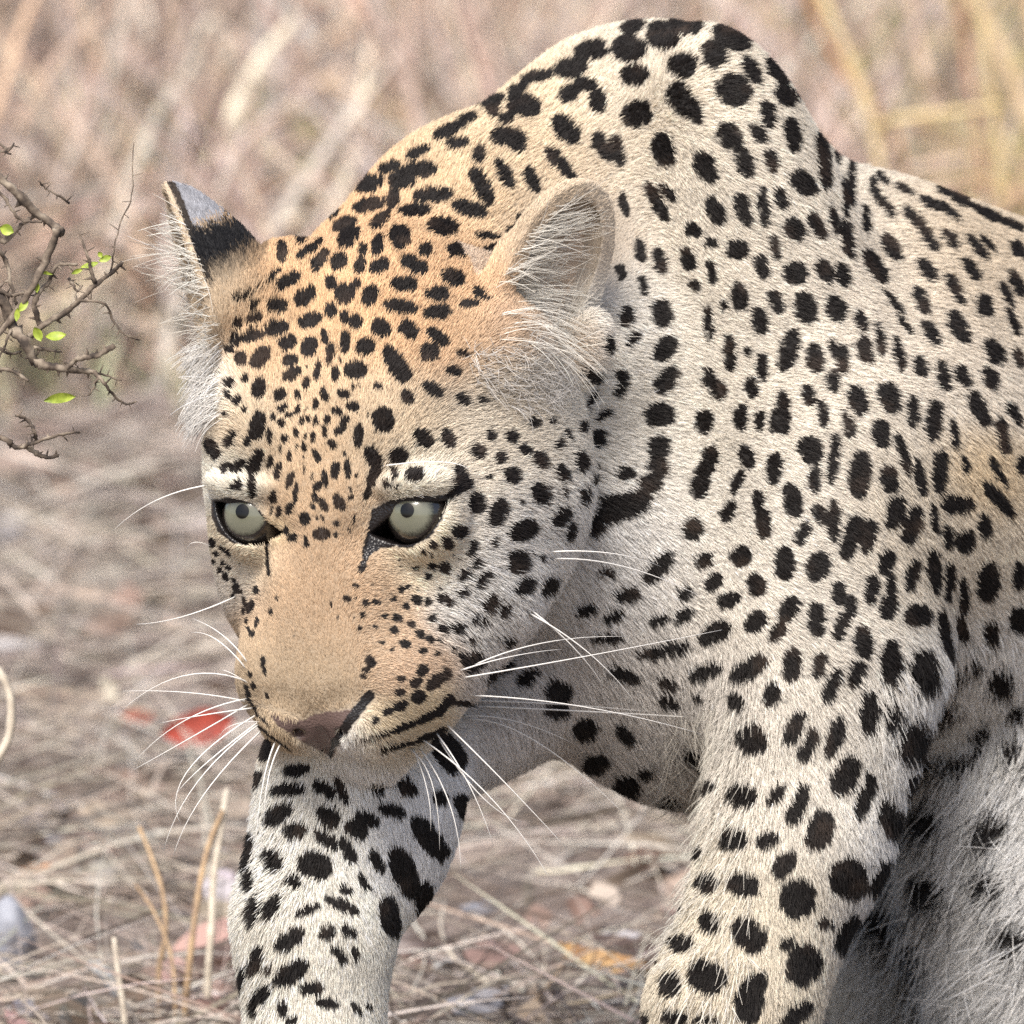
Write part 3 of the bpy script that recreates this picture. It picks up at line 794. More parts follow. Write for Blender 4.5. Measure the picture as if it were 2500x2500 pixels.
def coat(P, N, shift=None):
    """albedo and bare-skin kind for points P (modelling space) with normals N"""
    px, py = picture(P)
    px0, py0 = px, py
    if shift is not None: px, py = px + shift[:, 0], py + shift[:, 1]
    j = vnoise(P / 9.0, 1); j2 = vnoise(P / 9.0 + 50, 2)
    fine = np.clip((py - 400) / 300, 0, 1) * (px < 1110) * (py < 1450)
    amp = np.where(fine > 0.5, 1.6, 3.2)
    col = look(COATMAP, px, py, CS)
    tone = 1 + 0.10 * vnoise(P / 70.0, 3)[:, None] + 0.05 * vnoise(P / 22.0, 4)[:, None]
    col = col * tone
    sp = look(SPOT, px + j * amp, py + j2 * amp, 1)
    # parts the markings sheet does not reach: a plain rosette pattern in space
    away = (N[:, 2] > 0.15) | (px < -20) | (px > PW + 20) | (py > PW + 20) | (py < -20)
    if away.any():
        q = P[away] / 64.0
        q = q + 0.18 * np.stack([vnoise(q * 1.7, 41), vnoise(q * 1.7, 42), vnoise(q * 1.7, 43)], 1)
        ci = np.floor(q).astype(np.int64)
        best = np.full(len(q), 9.0)
        for a_ in (-1, 0, 1):
            for b_ in (-1, 0, 1):
                for c_ in (-1, 0, 1):
                    cc = ci + np.array([a_, b_, c_])
                    h = (cc[:, 0] * 73856093 ^ cc[:, 1] * 19349663 ^ cc[:, 2] * 83492791) & 0xffffff
                    off = np.stack([(h % 251) / 251.0, (h // 251 % 241) / 241.0, (h // 60491 % 239) / 239.0], 1)
                    best = np.minimum(best, ((cc + 0.2 + 0.6 * off - q) ** 2).sum(1))
        sp[away] = (best < 0.165).astype(np.float32)
    bare = look(BARE, px0, py0, 1)
    bare = np.where(away, 0, bare)
    d = P[:, 2]
    bare = np.where(d > 160, 0, bare)
    L, Rr = ear_parts(P)
    le = (np.abs(L[:, 0]) < 150) & (L[:, 1] > -150) & (np.abs(L[:, 2]) < 165) & (px < 520) & (py < 660)
    re = (np.abs(Rr[:, 0]) < 150) & (Rr[:, 1] > -200) & (Rr[:, 2] > -135) & (Rr[:, 2] < 30) & (d < 480) & (px > 860)
    # far ear: black back with a pale patch at the tip, a dark line inside the rim, cream rim and cup
    back = (L[:, 2] < -4) & ((N @ EAR_L_AX[2]) < 0.35)
    yw = py0 + 9 * j + 7 * rng.normal(0, 1, len(py0))
    b0 = 438 - (px0 - 320) * 0.30
    b1 = 520 - (px0 - 340) * 0.45
    m = le & back & (px0 < 505) & (yw < b1 + 95)
    sp = np.where(m, 0, sp)
    w = np.clip((b1 + 60 - yw) / 60, 0, 1) * np.clip((yw - b0) / 16, 0, 1)
    line = ((L[:, 2] > -18) & (yw < 530)) * 0.95
    w = np.maximum(w, line)
    tipm = m & (yw <= b0) & (line < 0.5)
    col = np.where(tipm[:, None], np.array([0.34, 0.345, 0.375]) * (1 + 0.25 * vnoise(P / 12.0, 9))[:, None], col)
    col = np.where(m[:, None], col * (1 - w[:, None]) + np.array([0.012, 0.012, 0.014]) * w[:, None], col)
    m = le & ~back & (L[:, 2] > -60) & (px0 < 450)
    sp = np.where(m, 0, sp)
    col = np.where(m[:, None], np.array([0.66, 0.54, 0.40]), col)
    # near ear: no spots in or on it
    sp = np.where(re & (N[:, 2] < 0.3) & ((Rr[:, 1] > -90)), 0, sp)
    inn = re & ((N @ EAR_R_AX[2]) > 0.1) & (Rr[:, 2] < -25)
    col = np.where(inn[:, None], np.array([0.70, 0.56, 0.43]), col)
    dark = BLACK * (1 + 0.5 * (fine[:, None] > 0.5)) + np.array([0.034, 0.022, 0.015]) * np.clip(vnoise(P / 38.0, 11) * 1.4 - 0.25, 0, 1)[:, None]
    col = np.where(sp[:, None] > 0.5, dark, col)
    col = np.where((bare == 1)[:, None], np.array([0.118, 0.08, 0.07]) * tone, col)
    col = np.where((bare >= 2)[:, None], np.array([0.012, 0.010, 0.010]), col)
    return np.clip(col, 0.004, 0.95), bare, sp > 0.5, le | re


# ------------------------------------------------------------------ the leopard
leopard = bpy.data.objects.new("leopard", None)
link(leopard)
leopard.location = to_world(np.array([966, 2335, 400.0])); leopard.location.z = 0
tag(leopard, "spotted leopard stalking forward with lowered head and pale green eyes", "leopard")
bpy.context.view_layer.update()
LEO_INV = leopard.matrix_world.inverted()


def under(o, parent=leopard):
    """parent o to the leopard while it keeps its place in the world"""
    o.parent = parent
    o.matrix_parent_inverse = parent.matrix_world.inverted()
    return o


hide, hn, hl, hb = new_mat("leopard_hide")
at = hn.new("ShaderNodeAttribute"); at.attribute_name = "coat"
hl.new(at.outputs["Color"], hb.inputs["Base Color"])
gl = hn.new("ShaderNodeAttribute"); gl.attribute_name = "moist"
mr = hn.new("ShaderNodeMapRange"); mr.inputs[3].default_value = 0.85; mr.inputs[4].default_value = 0.30
hl.new(gl.outputs["Fac"], mr.inputs[0]); hl.new(mr.outputs[0], hb.inputs["Roughness"])
hb.inputs["Specular IOR Level"].default_value = 0.4
tcn = hn.new("ShaderNodeTexCoord")
vo = hn.new("ShaderNodeTexVoronoi"); vo.inputs["Scale"].default_value = 900.0
bp = hn.new("ShaderNodeBump"); bp.inputs["Strength"].default_value = 0.5; bp.inputs["Distance"].default_value = 0.0006
hl.new(tcn.outputs["Object"], vo.inputs["Vector"]); hl.new(vo.outputs["Distance"], bp.inputs["Height"])
hl.new(bp.outputs["Normal"], hb.inputs["Normal"])

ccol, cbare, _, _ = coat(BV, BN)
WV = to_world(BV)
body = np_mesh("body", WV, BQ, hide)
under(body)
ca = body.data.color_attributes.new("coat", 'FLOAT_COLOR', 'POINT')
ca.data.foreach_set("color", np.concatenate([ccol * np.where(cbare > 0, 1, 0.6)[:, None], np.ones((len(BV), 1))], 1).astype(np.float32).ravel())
ma = body.data.attributes.new("moist", 'FLOAT', 'POINT')
ma.data.foreach_set("value", (cbare > 0).astype(np.float32))

# ---- hair roots over everything a viewer near the camera could see
tri = np.concatenate([BQ[:, [0, 1, 2]], BQ[:, [0, 2, 3]]])
A, B, C = BV[tri[:, 0]], BV[tri[:, 1]], BV[tri[:, 2]]
area = 0.5 * np.linalg.norm(np.cross(B - A, C - A), axis=1)
cen = (A + B + C) / 3
cx, cy = picture(cen)
nz = (BN[tri[:, 0]] + BN[tri[:, 1]] + BN[tri[:, 2]])[:, 2] / 3
face_like = ((cx < 1110) & (cy > 400) & (cy < 1480) & (cen[:, 2] < 380))
keep = (nz < 0.32) & (cx > -90) & (cx < 2900) & (cy > -110) & (cy < 2420)
outside = (cx > PW + 60) | (cy > PW + 60)
dens = np.where(face_like, 1.9, np.where(outside, 0.35, 1.0)) * keep
p = area * dens
N_HAIR = int(globals().get('N_HAIR', 680000))
pick = rng.choice(len(tri), N_HAIR, p=p / p.sum())
u, v = rng.random(N_HAIR), rng.random(N_HAIR)
fl = u + v > 1
u[fl], v[fl] = 1 - u[fl], 1 - v[fl]
w = 1 - u - v
t = tri[pick]
RP = BV[t[:, 0]] * w[:, None] + BV[t[:, 1]] * u[:, None] + BV[t[:, 2]] * v[:, None]
RN = BN[t[:, 0]] * w[:, None] + BN[t[:, 1]] * u[:, None] + BN[t[:, 2]] * v[:, None]
RN /= np.linalg.norm(RN, axis=1)[:, None]
pr = look(LIEMAP, *picture(RP), CS)
fl2 = np.stack([pr[:, 1], pr[:, 2], pr[:, 3]], 1)
fl2 -= RN * (fl2 * RN).sum(1)[:, None]
fl2 /= np.linalg.norm(fl2, axis=1)[:, None] + 1e-9
pxr, pyr = picture(RP)
facey = (pxr < 1110) & (pyr > 400) & (pyr < 1480) & (RP[:, 2] < 380)
HLEN = pr[:, 0] * np.where(facey, 0.66, np.where(pr[:, 0] > 55, 0.8, 0.56)) * (0.82 + 0.36 * rng.random(len(RP)))
hcol, hbare, hspot, hear = coat(RP, RN, fl2[:, :2] * HLEN[:, None] * 0.62)
ok = (hbare == 0)
RP, RN, hcol, hspot, hear, HLEN = RP[ok], RN[ok], hcol[ok], hspot[ok], hear[ok], HLEN[ok]


def hairs(name, RP, RN, hcol, length, flow, lift, width, n_pts=4, bend=0.5, wild=0.09, parent=leopard, mat=None):
    """a Curves object of tapered hairs. flow: direction in modelling space; lift: radians off the skin"""
    n = len(RP)
    clump = np.stack([vnoise(RP / 16.0, 21), vnoise(RP / 16.0, 22), vnoise(RP / 16.0, 23)], 1)
    broad = np.stack([vnoise(RP / 55.0, 24), vnoise(RP / 55.0, 25), vnoise(RP / 55.0, 26)], 1)
    f = flow / (np.linalg.norm(flow, axis=1)[:, None] + 1e-9) + 0.13 * clump + 0.16 * broad + rng.normal(0, wild, (n, 3))
    f -= RN * (f * RN).sum(1)[:, None]
    f /= np.linalg.norm(f, axis=1)[:, None] + 1e-9
    lf = np.clip(lift + rng.normal(0, 0.12, n), 0.06, 1.4)
    L = length * (1 + 0.08 * clump[:, 0])
    side = np.cross(RN, f)
    curl = rng.normal(0, 0.10, n)
    pts = np.zeros((n, n_pts, 3))
    cur = RP - RN * 1.5
    pts[:, 0] = cur
    seg = L / (n_pts - 1)
    for i in range(1, n_pts):
        a = lf * (1.25 - bend * 2 * (i - 1) / (n_pts - 1) * 0.75)
        d = f * np.cos(a)[:, None] + RN * np.sin(a)[:, None] + side * (curl * i * 0.6)[:, None]
        d[:, 1] += 0.03 * i
        cur = cur + d * seg[:, None]
        pts[:, i] = cur
    W = to_world(pts.reshape(-1, 3)).reshape(n, n_pts, 3)
    cd = bpy.data.hair_curves.new(name)
    cd.add_curves([n_pts] * n)
    cd.attributes["position"].data.foreach_set("vector", W.astype(np.float32).ravel())
    prof = np.linspace(1, 0.22, n_pts) ** 0.8
    rad = (np.asarray(width) * np.ones(n))[:, None] * 0.5 * S * prof[None, :]
    ra = cd.attributes.get("radius") or cd.attributes.new("radius", 'FLOAT', 'POINT')
    ra.data.foreach_set("value", rad.astype(np.float32).ravel())
    vary = (1 + rng.normal(0, 0.17, n))[:, None]
    c = np.clip(hcol * vary, 0.003, 0.95)
    a_ = cd.attributes.new("coat", 'FLOAT_COLOR', 'CURVE')
    a_.data.foreach_set("color", np.concatenate([c, np.ones((n, 1))], 1).astype(np.float32).ravel())
    b_ = cd.attributes.new("skin_normal", 'FLOAT_VECTOR', 'CURVE')
    b_.data.foreach_set("vector", dir_to_world(RN).astype(np.float32).ravel())
    cd.materials.append(mat or fur_mat)
    o = bpy.data.objects.new(name, cd)
    link(o)
    under(o, parent)
    return o


fur_mat = bpy.data.materials.new("leopard_fur")
fur_mat.use_nodes = True
fn, fl_ = fur_mat.node_tree.nodes, fur_mat.node_tree.links
fn.remove(fn["Principled BSDF"])
fout = fn["Material Output"]
fa = fn.new("ShaderNodeAttribute"); fa.attribute_name = "coat"
fnorm = fn.new("ShaderNodeAttribute"); fnorm.attribute_name = "skin_normal"
geo = fn.new("ShaderNodeNewGeometry")
mixv = fn.new("ShaderNodeMix"); mixv.data_type = 'VECTOR'; mixv.inputs["Factor"].default_value = 0.45
fl_.new(fnorm.outputs["Vector"], mixv.inputs["A"]); fl_.new(geo.outputs["Normal"], mixv.inputs["B"])
nrm = fn.new("ShaderNodeVectorMath"); nrm.operation = 'NORMALIZE'
fl_.new(mixv.outputs["Result"], nrm.inputs[0])
dif = fn.new("ShaderNodeBsdfDiffuse"); fl_.new(fa.outputs["Color"], dif.inputs["Color"]); fl_.new(nrm.outputs[0], dif.inputs["Normal"])
tra = fn.new("ShaderNodeBsdfTranslucent"); fl_.new(fa.outputs["Color"], tra.inputs["Color"])
glo = fn.new("ShaderNodeBsdfGlossy"); glo.inputs["Roughness"].default_value = 0.45
m1 = fn.new("ShaderNodeMixShader"); m1.inputs[0].default_value = 0.22
m2 = fn.new("ShaderNodeMixShader"); m2.inputs[0].default_value = 0.02
fl_.new(dif.outputs[0], m1.inputs[1]); fl_.new(tra.outputs[0], m1.inputs[2])
fl_.new(m1.outputs[0], m2.inputs[1]); fl_.new(glo.outputs[0], m2.inputs[2])
fl_.new(m2.outputs[0], fout.inputs["Surface"])
scene.cycles_curves.shape = 'RIBBONS'

px, py = picture(RP)
lie = look(LIEMAP, px, py, CS)
deep = (RP[:, 2] > 420) & (px < 1120) & (py > 1150)
flow = np.stack([lie[:, 1], lie[:, 2], lie[:, 3]], 1)
length = HLEN.copy()
lift = np.radians(lie[:, 4])
length[hear] = np.where(RP[hear, 0] < 520, np.minimum(length[hear] * 1.6, 22), np.minimum(length[hear], 13))
width = np.where(length < 13, 1.4, np.where(length < 24, 1.6, 1.9))
fur = hairs("fur", RP, RN, hcol, length, flow, lift, width)
print('fur', len(RP), round(time.time() - T0, 1), 's')

# ------------------------------------------------------------------ eyes
def plain(name, col, rough=0.5, spec=0.5, coat_w=0.0):
    m, n, l, b = new_mat(name)
    b.inputs["Base Color"].default_value = (*col, 1)
    b.inputs["Roughness"].default_value = rough
    b.inputs["Specular IOR Level"].default_value = spec
    b.inputs["Coat Weight"].default_value = coat_w
    b.inputs["Coat Roughness"].default_value = 0.03
    return m


eye_dark = plain("eye_dark", (0.02, 0.016, 0.013), 0.12, 0.5, 1.0)
pupil_mat = plain("eye_pupil", (0.003, 0.003, 0.003), 0.12, 0.35, 0.0)
iris_mat, n_, l_, b_ = new_mat("eye_iris")
tc = n_.new("ShaderNodeTexCoord")
gr = n_.new("ShaderNodeVectorMath"); gr.operation = 'LENGTH'
l_.new(tc.outputs["Object"], gr.inputs[0])
rp = n_.new("ShaderNodeValToRGB")
rp.color_ramp.elements[0].position = 0.0; rp.color_ramp.elements[0].color = (0.09, 0.095, 0.06, 1)
rp.color_ramp.elements[1].position = 1.0; rp.color_ramp.elements[1].color = (0.03, 0.03, 0.022, 1)
e1 = rp.color_ramp.elements.new(0.5); e1.color = (0.15, 0.152, 0.112, 1)
e2 = rp.color_ramp.elements.new(0.78); e2.color = (0.165, 0.168, 0.125, 1)
mr = n_.new("ShaderNodeMapRange"); mr.inputs[1].default_value = 0.0; mr.inputs[2].default_value = 50 * S
l_.new(gr.outputs["Value"], mr.inputs[0])
nt = n_.new("ShaderNodeTexNoise"); nt.inputs["Scale"].default_value = 14; nt.inputs["Detail"].default_value = 4
nv = n_.new("ShaderNodeVectorMath"); nv.operation = 'NORMALIZE'
l_.new(tc.outputs["Object"], nv.inputs[0]); l_.new(nv.outputs[0], nt.inputs["Vector"])
ad = n_.new("ShaderNodeMath"); ad.operation = 'MULTIPLY_ADD'; ad.inputs[1].default_value = 0.34
l_.new(nt.outputs["Fac"], ad.inputs[0])
sb = n_.new("ShaderNodeMath"); sb.operation = 'SUBTRACT'; sb.inputs[1].default_value = 0.17
l_.new(mr.outputs[0], ad.inputs[2]); l_.new(ad.outputs[0], sb.inputs[0]); l_.new(sb.outputs[0], rp.inputs[0])
l_.new(rp.outputs[0], b_.inputs["Base Color"])
b_.inputs["Roughness"].default_value = 0.15; b_.inputs["Coat Weight"].default_value = 0.4; b_.inputs["Coat Roughness"].default_value = 0.03


def cap(name, centre, axis, radius, ang0, ang1, mat, parent, rings=10, seg=40):
    """part of a sphere around an axis, between two angles"""
    ax = np.array(axis, float); ax /= np.linalg.norm(ax)
    a = np.cross(ax, [0, 0, 1.0]); a /= np.linalg.norm(a); b = np.cross(ax, a)
    V, F = [], []
    for i in range(rings + 1):
        th = ang0 + (ang1 - ang0) * i / rings
        for j in range(seg):
            ph = 2 * math.pi * j / seg
            V.append(radius * (math.cos(th) * ax + math.sin(th) * (math.cos(ph) * a + math.sin(ph) * b)))
    for i in range(rings):
        for j in range(seg):
            F.append((i * seg + j, (i + 1) * seg + j, (i + 1) * seg + (j + 1) % seg, i * seg + (j + 1) % seg))
    off = radius * ax
    o = mesh_obj(name, [v - off for v in V], F, mat)
    o.location = np.array(centre) + off
    bpy.context.view_layer.update()
    under(o, parent)
    return o


for e, tgt, iris_deg in ((EYE_L, (456, 966), 42), (EYE_R, (769, 964), 46)):
    # aim the iris so that it shows where the animal looks: at the viewer, a little down
    dx, dy = tgt[0] - e[0], tgt[1] - e[1]
    ax_m = np.array([dx, dy, -math.sqrt(max(EYE_RAD ** 2 - dx * dx - dy * dy, 1.0))])
    axis = dir_to_world(ax_m / EYE_RAD)
    c = to_world(e)
    ball = cap("eye", c, axis, EYE_RAD * S, math.radians(1), math.radians(178), eye_dark, leopard, 24, 40)
    iris = cap("iris", c, axis, (EYE_RAD + 1.2) * S, math.radians(8), math.radians(iris_deg), iris_mat, ball)
    pup_axis = axis + UP * 0.02
    pup = cap("pupil", c, pup_axis, (EYE_RAD + 2.2) * S, math.radians(0.5), math.radians(12.0), pupil_mat, ball, 6)

# ------------------------------------------------------------------ ground, litter and dry grass
def ground_at(px, py, z=0.0):
    """the point at height z that the viewer sees at a place in the photograph"""
    d = FWD * D0 + RIGHT * (px - 966) * S + UP * (966 - py) * S
    return CAM + d * ((z - CAM[2]) / d[2])


gm, gn, glk, gb = new_mat("bush_soil")
tc = gn.new("ShaderNodeTexCoord")


def gnoise(scale, detail=4, rough=0.6):
    n = gn.new("ShaderNodeTexNoise"); n.inputs["Scale"].default_value = scale
    n.inputs["Detail"].default_value = detail; n.inputs["Roughness"].default_value = rough
    glk.new(tc.outputs["Object"], n.inputs["Vector"])
    return n


def ramp(nodes, links, src, stops):
    r = nodes.new("ShaderNodeValToRGB")
    r.color_ramp.elements[0].position, r.color_ramp.elements[0].color = stops[0][0], (*lin(stops[0][1]), 1)
    r.color_ramp.elements[1].position, r.color_ramp.elements[1].color = stops[-1][0], (*lin(stops[-1][1]), 1)
    for p, c in stops[1:-1]:
        e = r.color_ramp.elements.new(p); e.color = (*lin(c), 1)
    links.new(src, r.inputs[0])
    return r


r1 = ramp(gn, glk, gnoise(9, 6).outputs["Fac"], [(0.3, (84, 74, 68)), (0.45, (128, 114, 106)), (0.58, (156, 142, 134)), (0.72, (182, 172, 164))])
r2 = ramp(gn, glk, gnoise(60, 5).outputs["Fac"], [(0.35, (58, 50, 46)), (0.5, (124, 112, 104)), (0.68, (196, 186, 176))])
mx = gn.new("ShaderNodeMix"); mx.data_type = 'RGBA'; mx.inputs["Factor"].default_value = 0.45
glk.new(r1.outputs[0], mx.inputs["A"]); glk.new(r2.outputs[0], mx.inputs["B"])
glk.new(mx.outputs["Result"], gb.inputs["Base Color"])
gb.inputs["Roughness"].default_value = 0.95
gb.inputs["Specular IOR Level"].default_value = 0.1
bmp = gn.new("ShaderNodeBump"); bmp.inputs["Strength"].default_value = 0.8; bmp.inputs["Distance"].default_value = 0.012
glk.new(gnoise(70, 6, 0.65).outputs["Fac"], bmp.inputs["Height"]); glk.new(bmp.outputs["Normal"], gb.inputs["Normal"])

# one sheet, finer and uneven round the animal, flat towards the horizon
xs = np.concatenate([[-220, -60, -20, -8], np.linspace(-4, 4, 81), [8, 20, 60, 220]])
ys = np.concatenate([[-220, -60, -20, -8], np.linspace(-4, 6, 101), [9, 14, 25, 60, 220]])
Xg, Yg = np.meshgrid(xs, ys, indexing='ij')
Pg = np.stack([Xg.ravel(), Yg.ravel(), np.zeros(Xg.size)], 1)
rough_ = 0.012 * vnoise(Pg * 3.1, 61) + 0.010 * vnoise(Pg * 8.3, 62)
near_ = (np.abs(Pg[:, 0]) < 4) & (Pg[:, 1] > -4) & (Pg[:, 1] < 6)
Pg[:, 2] = np.where(near_, rough_ - 0.012, -0.012)
ny_ = len(ys)
ii, jj = np.meshgrid(np.arange(len(xs) - 1), np.arange(ny_ - 1), indexing='ij')
base = (ii * ny_ + jj).ravel()
ground = np_mesh("ground", Pg, np.stack([base, base + ny_, base + ny_ + 1, base + 1], 1), gm)
tag(ground, "dry sandy bush soil under grass litter", "ground", kind="structure")

straw, sn_, sl_, sb_ = new_mat("dry_straw")
sa = sn_.new("ShaderNodeAttribute"); sa.attribute_name = "tint"
sl_.new(sa.outputs["Color"], sb_.inputs["Base Color"])
sb_.inputs["Roughness"].default_value = 0.7
sb_.inputs["Specular IOR Level"].default_value = 0.25


def blades(name, base, az, lean, length, width, curve, tint, segs=4, parent=None, oval=False):
    """flat tapering blades with a crease, all numpy. lean: angle from upright at the root; curve: extra lean gained to the tip"""
    n = len(base)
    t = np.linspace(0, 1, segs + 1)
    ang = lean[:, None] + curve[:, None] * t[None, :]
    step = (length / segs)[:, None]
    hx = np.cumsum(np.concatenate([np.zeros((n, 1)), np.sin(ang[:, :-1]) * step], 1), 1)
    hz = np.cumsum(np.concatenate([np.zeros((n, 1)), np.cos(ang[:, :-1]) * step], 1), 1)
    bow = rng.normal(0, 0.18, n)[:, None] * (hx ** 2) / (length[:, None] + 1e-6)
    ca, sa_ = np.cos(az)[:, None], np.sin(az)[:, None]
    X = base[:, 0:1] + hx * ca - bow * sa_
    Y = base[:, 1:2] + hx * sa_ + bow * ca
    Z = np.maximum(base[:, 2:3] + hz, 0.002 + base[:, 2:3] * 0.5)
    tw = rng.uniform(0, math.pi, n)[:, None] + t[None, :] * rng.normal(0, 0.9, n)[:, None]
    # width direction: turns between the horizontal across direction and the blade's own upward normal
    wx, wy, wz = -sa_ * np.cos(tw) - ca * np.sin(tw) * np.cos(ang), ca * np.cos(tw) - sa_ * np.sin(tw) * np.cos(ang), np.sin(tw) * np.sin(ang)
    prof = (np.sin(np.pi * np.clip(t, 0.03, 0.97)) ** 0.8 if oval else np.minimum(1.0, (1.0 - t) * 2.2 + 0.12))[None, :] * width[:, None] * 0.5
    P = np.stack([X, Y, Z], 2); Wd = np.stack([wx, wy, wz], 2) * prof[..., None]
    V = np.stack([P - Wd, P + Wd], 2).reshape(-1, 3)
    k = (np.arange(n) * (segs + 1) * 2)[:, None] + (np.arange(segs) * 2)[None, :]
    k = k.ravel()
    Q = np.stack([k, k + 1, k + 3, k + 2], 1)
    o = np_mesh(name, V, Q, straw, parent)
    a = o.data.color_attributes.new("tint", 'FLOAT_COLOR', 'POINT')
    cc = np.repeat(tint, (segs + 1) * 2, axis=0)
    a.data.foreach_set("color", np.concatenate([cc, np.ones((len(cc), 1))], 1).astype(np.float32).ravel())
    return o


def palette(n, cols, weights, spread=0.12, calm=0.4):
    w = np.array(weights, float); w /= w.sum()
    c = np.array([lin(q) for q in cols])[rng.choice(len(cols), n, p=w)]
    c = c * (1 - calm) + calm * c.mean(1, keepdims=True) * np.array([1.03, 0.99, 0.97])
    return np.clip(c * (1 + rng.normal(0, spread, n))[:, None] * (1 + rng.normal(0, 0.03, (n, 3))), 0.01, 0.85)


def patchy(n, x0, x1, y0, y1, scale, seed, bias=0.0):
    """points in a rectangle, thinned by smooth noise so that tufts and gaps form"""
    out = []
    tot = 0
    while tot < n:
        p = np.stack([rng.uniform(x0, x1, n), rng.uniform(y0, y1, n), np.zeros(n)], 1)
        k = vnoise(p * scale, seed) + 0.5 * vnoise(p * scale * 2.7, seed + 1) + bias
        p = p[rng.random(n) < np.clip(0.45 + 0.8 * k, 0.03, 1)]
        out.append(p); tot += len(p)
    return np.concatenate(out)[:n]


# litter of flattened straw under and behind the animal
n = 30000
P = patchy(n, -1.2, 1.4, -0.5, 2.6, 4.0, 71, 0.15)
blades("dry_grass", P, rng.uniform(0, 2 * math.pi, n), rng.uniform(1.15, 1.55, n), rng.uniform(0.04, 0.20, n), rng.uniform(0.0007, 0.0020, n),
       rng.uniform(-0.1, 0.5, n), palette(n, [(214, 196, 166), (190, 168, 140), (160, 140, 122), (228, 216, 196), (120, 100, 84), (196, 160, 126)], [4, 4, 3, 2, 3, 1], 0.16, 0.55) * 0.88)
tag(bpy.data.objects["dry_grass"], "flattened dry straw littering the soil", "grass", kind="stuff")
# ragged upright grass and brush farther back
n = 54000
P = patchy(n, -2.7, 2.9, 2.6, 9.0, 1.9, 81, 0.0)
right_side = np.clip((P[:, 0] - 0.15 - 0.03 * (P[:, 1] - 1)) / 0.25, 0, 1)
ta = palette(n, [(206, 180, 156), (190, 154, 136), (178, 164, 154), (100, 86, 78), (226, 206, 178), (160, 136, 120), (200, 164, 132), (200, 188, 178)], [4, 4, 4, 2, 3, 3, 2, 3], 0.16, 0.25)
tb = palette(n, [(214, 194, 150), (196, 176, 132), (160, 150, 104), (228, 212, 176), (176, 146, 108), (150, 136, 116)], [4, 4, 3, 2, 2, 2], 0.14, 0.05)
pick_ = (rng.random(n) < right_side)[:, None]
blades("brush_grass", P, rng.uniform(0, 2 * math.pi, n), rng.uniform(0.05, 1.2, n), rng.uniform(0.08, 0.34, n), rng.uniform(0.002, 0.007, n),
       rng.uniform(0.1, 1.2, n), np.where(pick_, tb, ta))
tag(bpy.data.objects["brush_grass"], "tangled dry brush and grass growing behind the leopard", "grass", kind="stuff")
# a few green shoots among the dry brush
for gx_, gy_, sp_, hh, cc in ((1700, 262, 0.10, 0.16, (150, 156, 92)), (545, 440, 0.12, 0.14, (172, 172, 116)), (1925, 420, 0.05, 0.10, (140, 168, 60)), (330, 60, 0.12, 0.2, (150, 146, 128)), (120, 700, 0.10, 0.08, (176, 180, 140))):
    g0 = ground_at(gx_, gy_)
    n = 260
    P = np.stack([g0[0] + rng.normal(0, sp_, n), g0[1] + rng.normal(0, sp_ * 1.4, n), np.zeros(n)], 1)
    o = blades("grass_shoots", P, rng.uniform(0, 2 * math.pi, n), rng.uniform(0.0, 0.7, n), rng.uniform(0.4, 1.0, n) * hh, rng.uniform(0.002, 0.005, n), rng.uniform(0.1, 0.9, n), palette(n, [cc], [1], 0.15, 0.1))
    tag(o, "sparse greenish grass shoots among the dry brush", "grass", kind="stuff")
# fallen leaf crumbs
n = 14000
P = patchy(n, -2.2, 2.4, -0.5, 6.0, 5.0, 91, 0.1)
P[:, 2] = rng.uniform(0.0, 0.012, n)
blades("leaf_litter", P, rng.uniform(0, 2 * math.pi, n), rng.uniform(1.3, 1.57, n), rng.uniform(0.015, 0.06, n), rng.uniform(0.008, 0.026, n),
       rng.uniform(-0.3, 0.6, n), palette(n, [(172, 146, 130), (142, 112, 98), (180, 170, 162), (92, 74, 64), (180, 160, 138), (160, 158, 164), (186, 146, 128), (72, 62, 58)], [4, 4, 2, 3, 2, 2, 3, 2], 0.12, 0.3), segs=5, oval=True)
tag(bpy.data.objects["leaf_litter"], "small fallen leaves scattered between the straw", "leaves", kind="stuff")
print('ground', round(time.time() - T0, 1), 's')

# ------------------------------------------------------------------ tufts of longer hair on the leopard
def pick_roots(mask, n):
    idx = np.nonzero(mask)[0]
    return rng.choice(idx, min(n, len(idx)), replace=False) if len(idx) else idx


pxR, pyR = picture(RP)
Lloc, Rloc = ear_parts(RP)


def tuft(name, idx, length, flow, lift, width, col, wild, jitter=0.25, bend=0.5):
    if not len(idx): return
    n = len(idx)
    f = np.tile(np.array(flow, float), (n, 1))
    c = np.tile(np.array(col, float), (n, 1)) * (1 + rng.normal(0, 0.08, n))[:, None]
    hairs(name, RP[idx], RN[idx], c, length * (1 + rng.normal(0, jitter, n)).clip(0.4, 1.7), f, np.full(n, lift), width, 6, bend, wild)


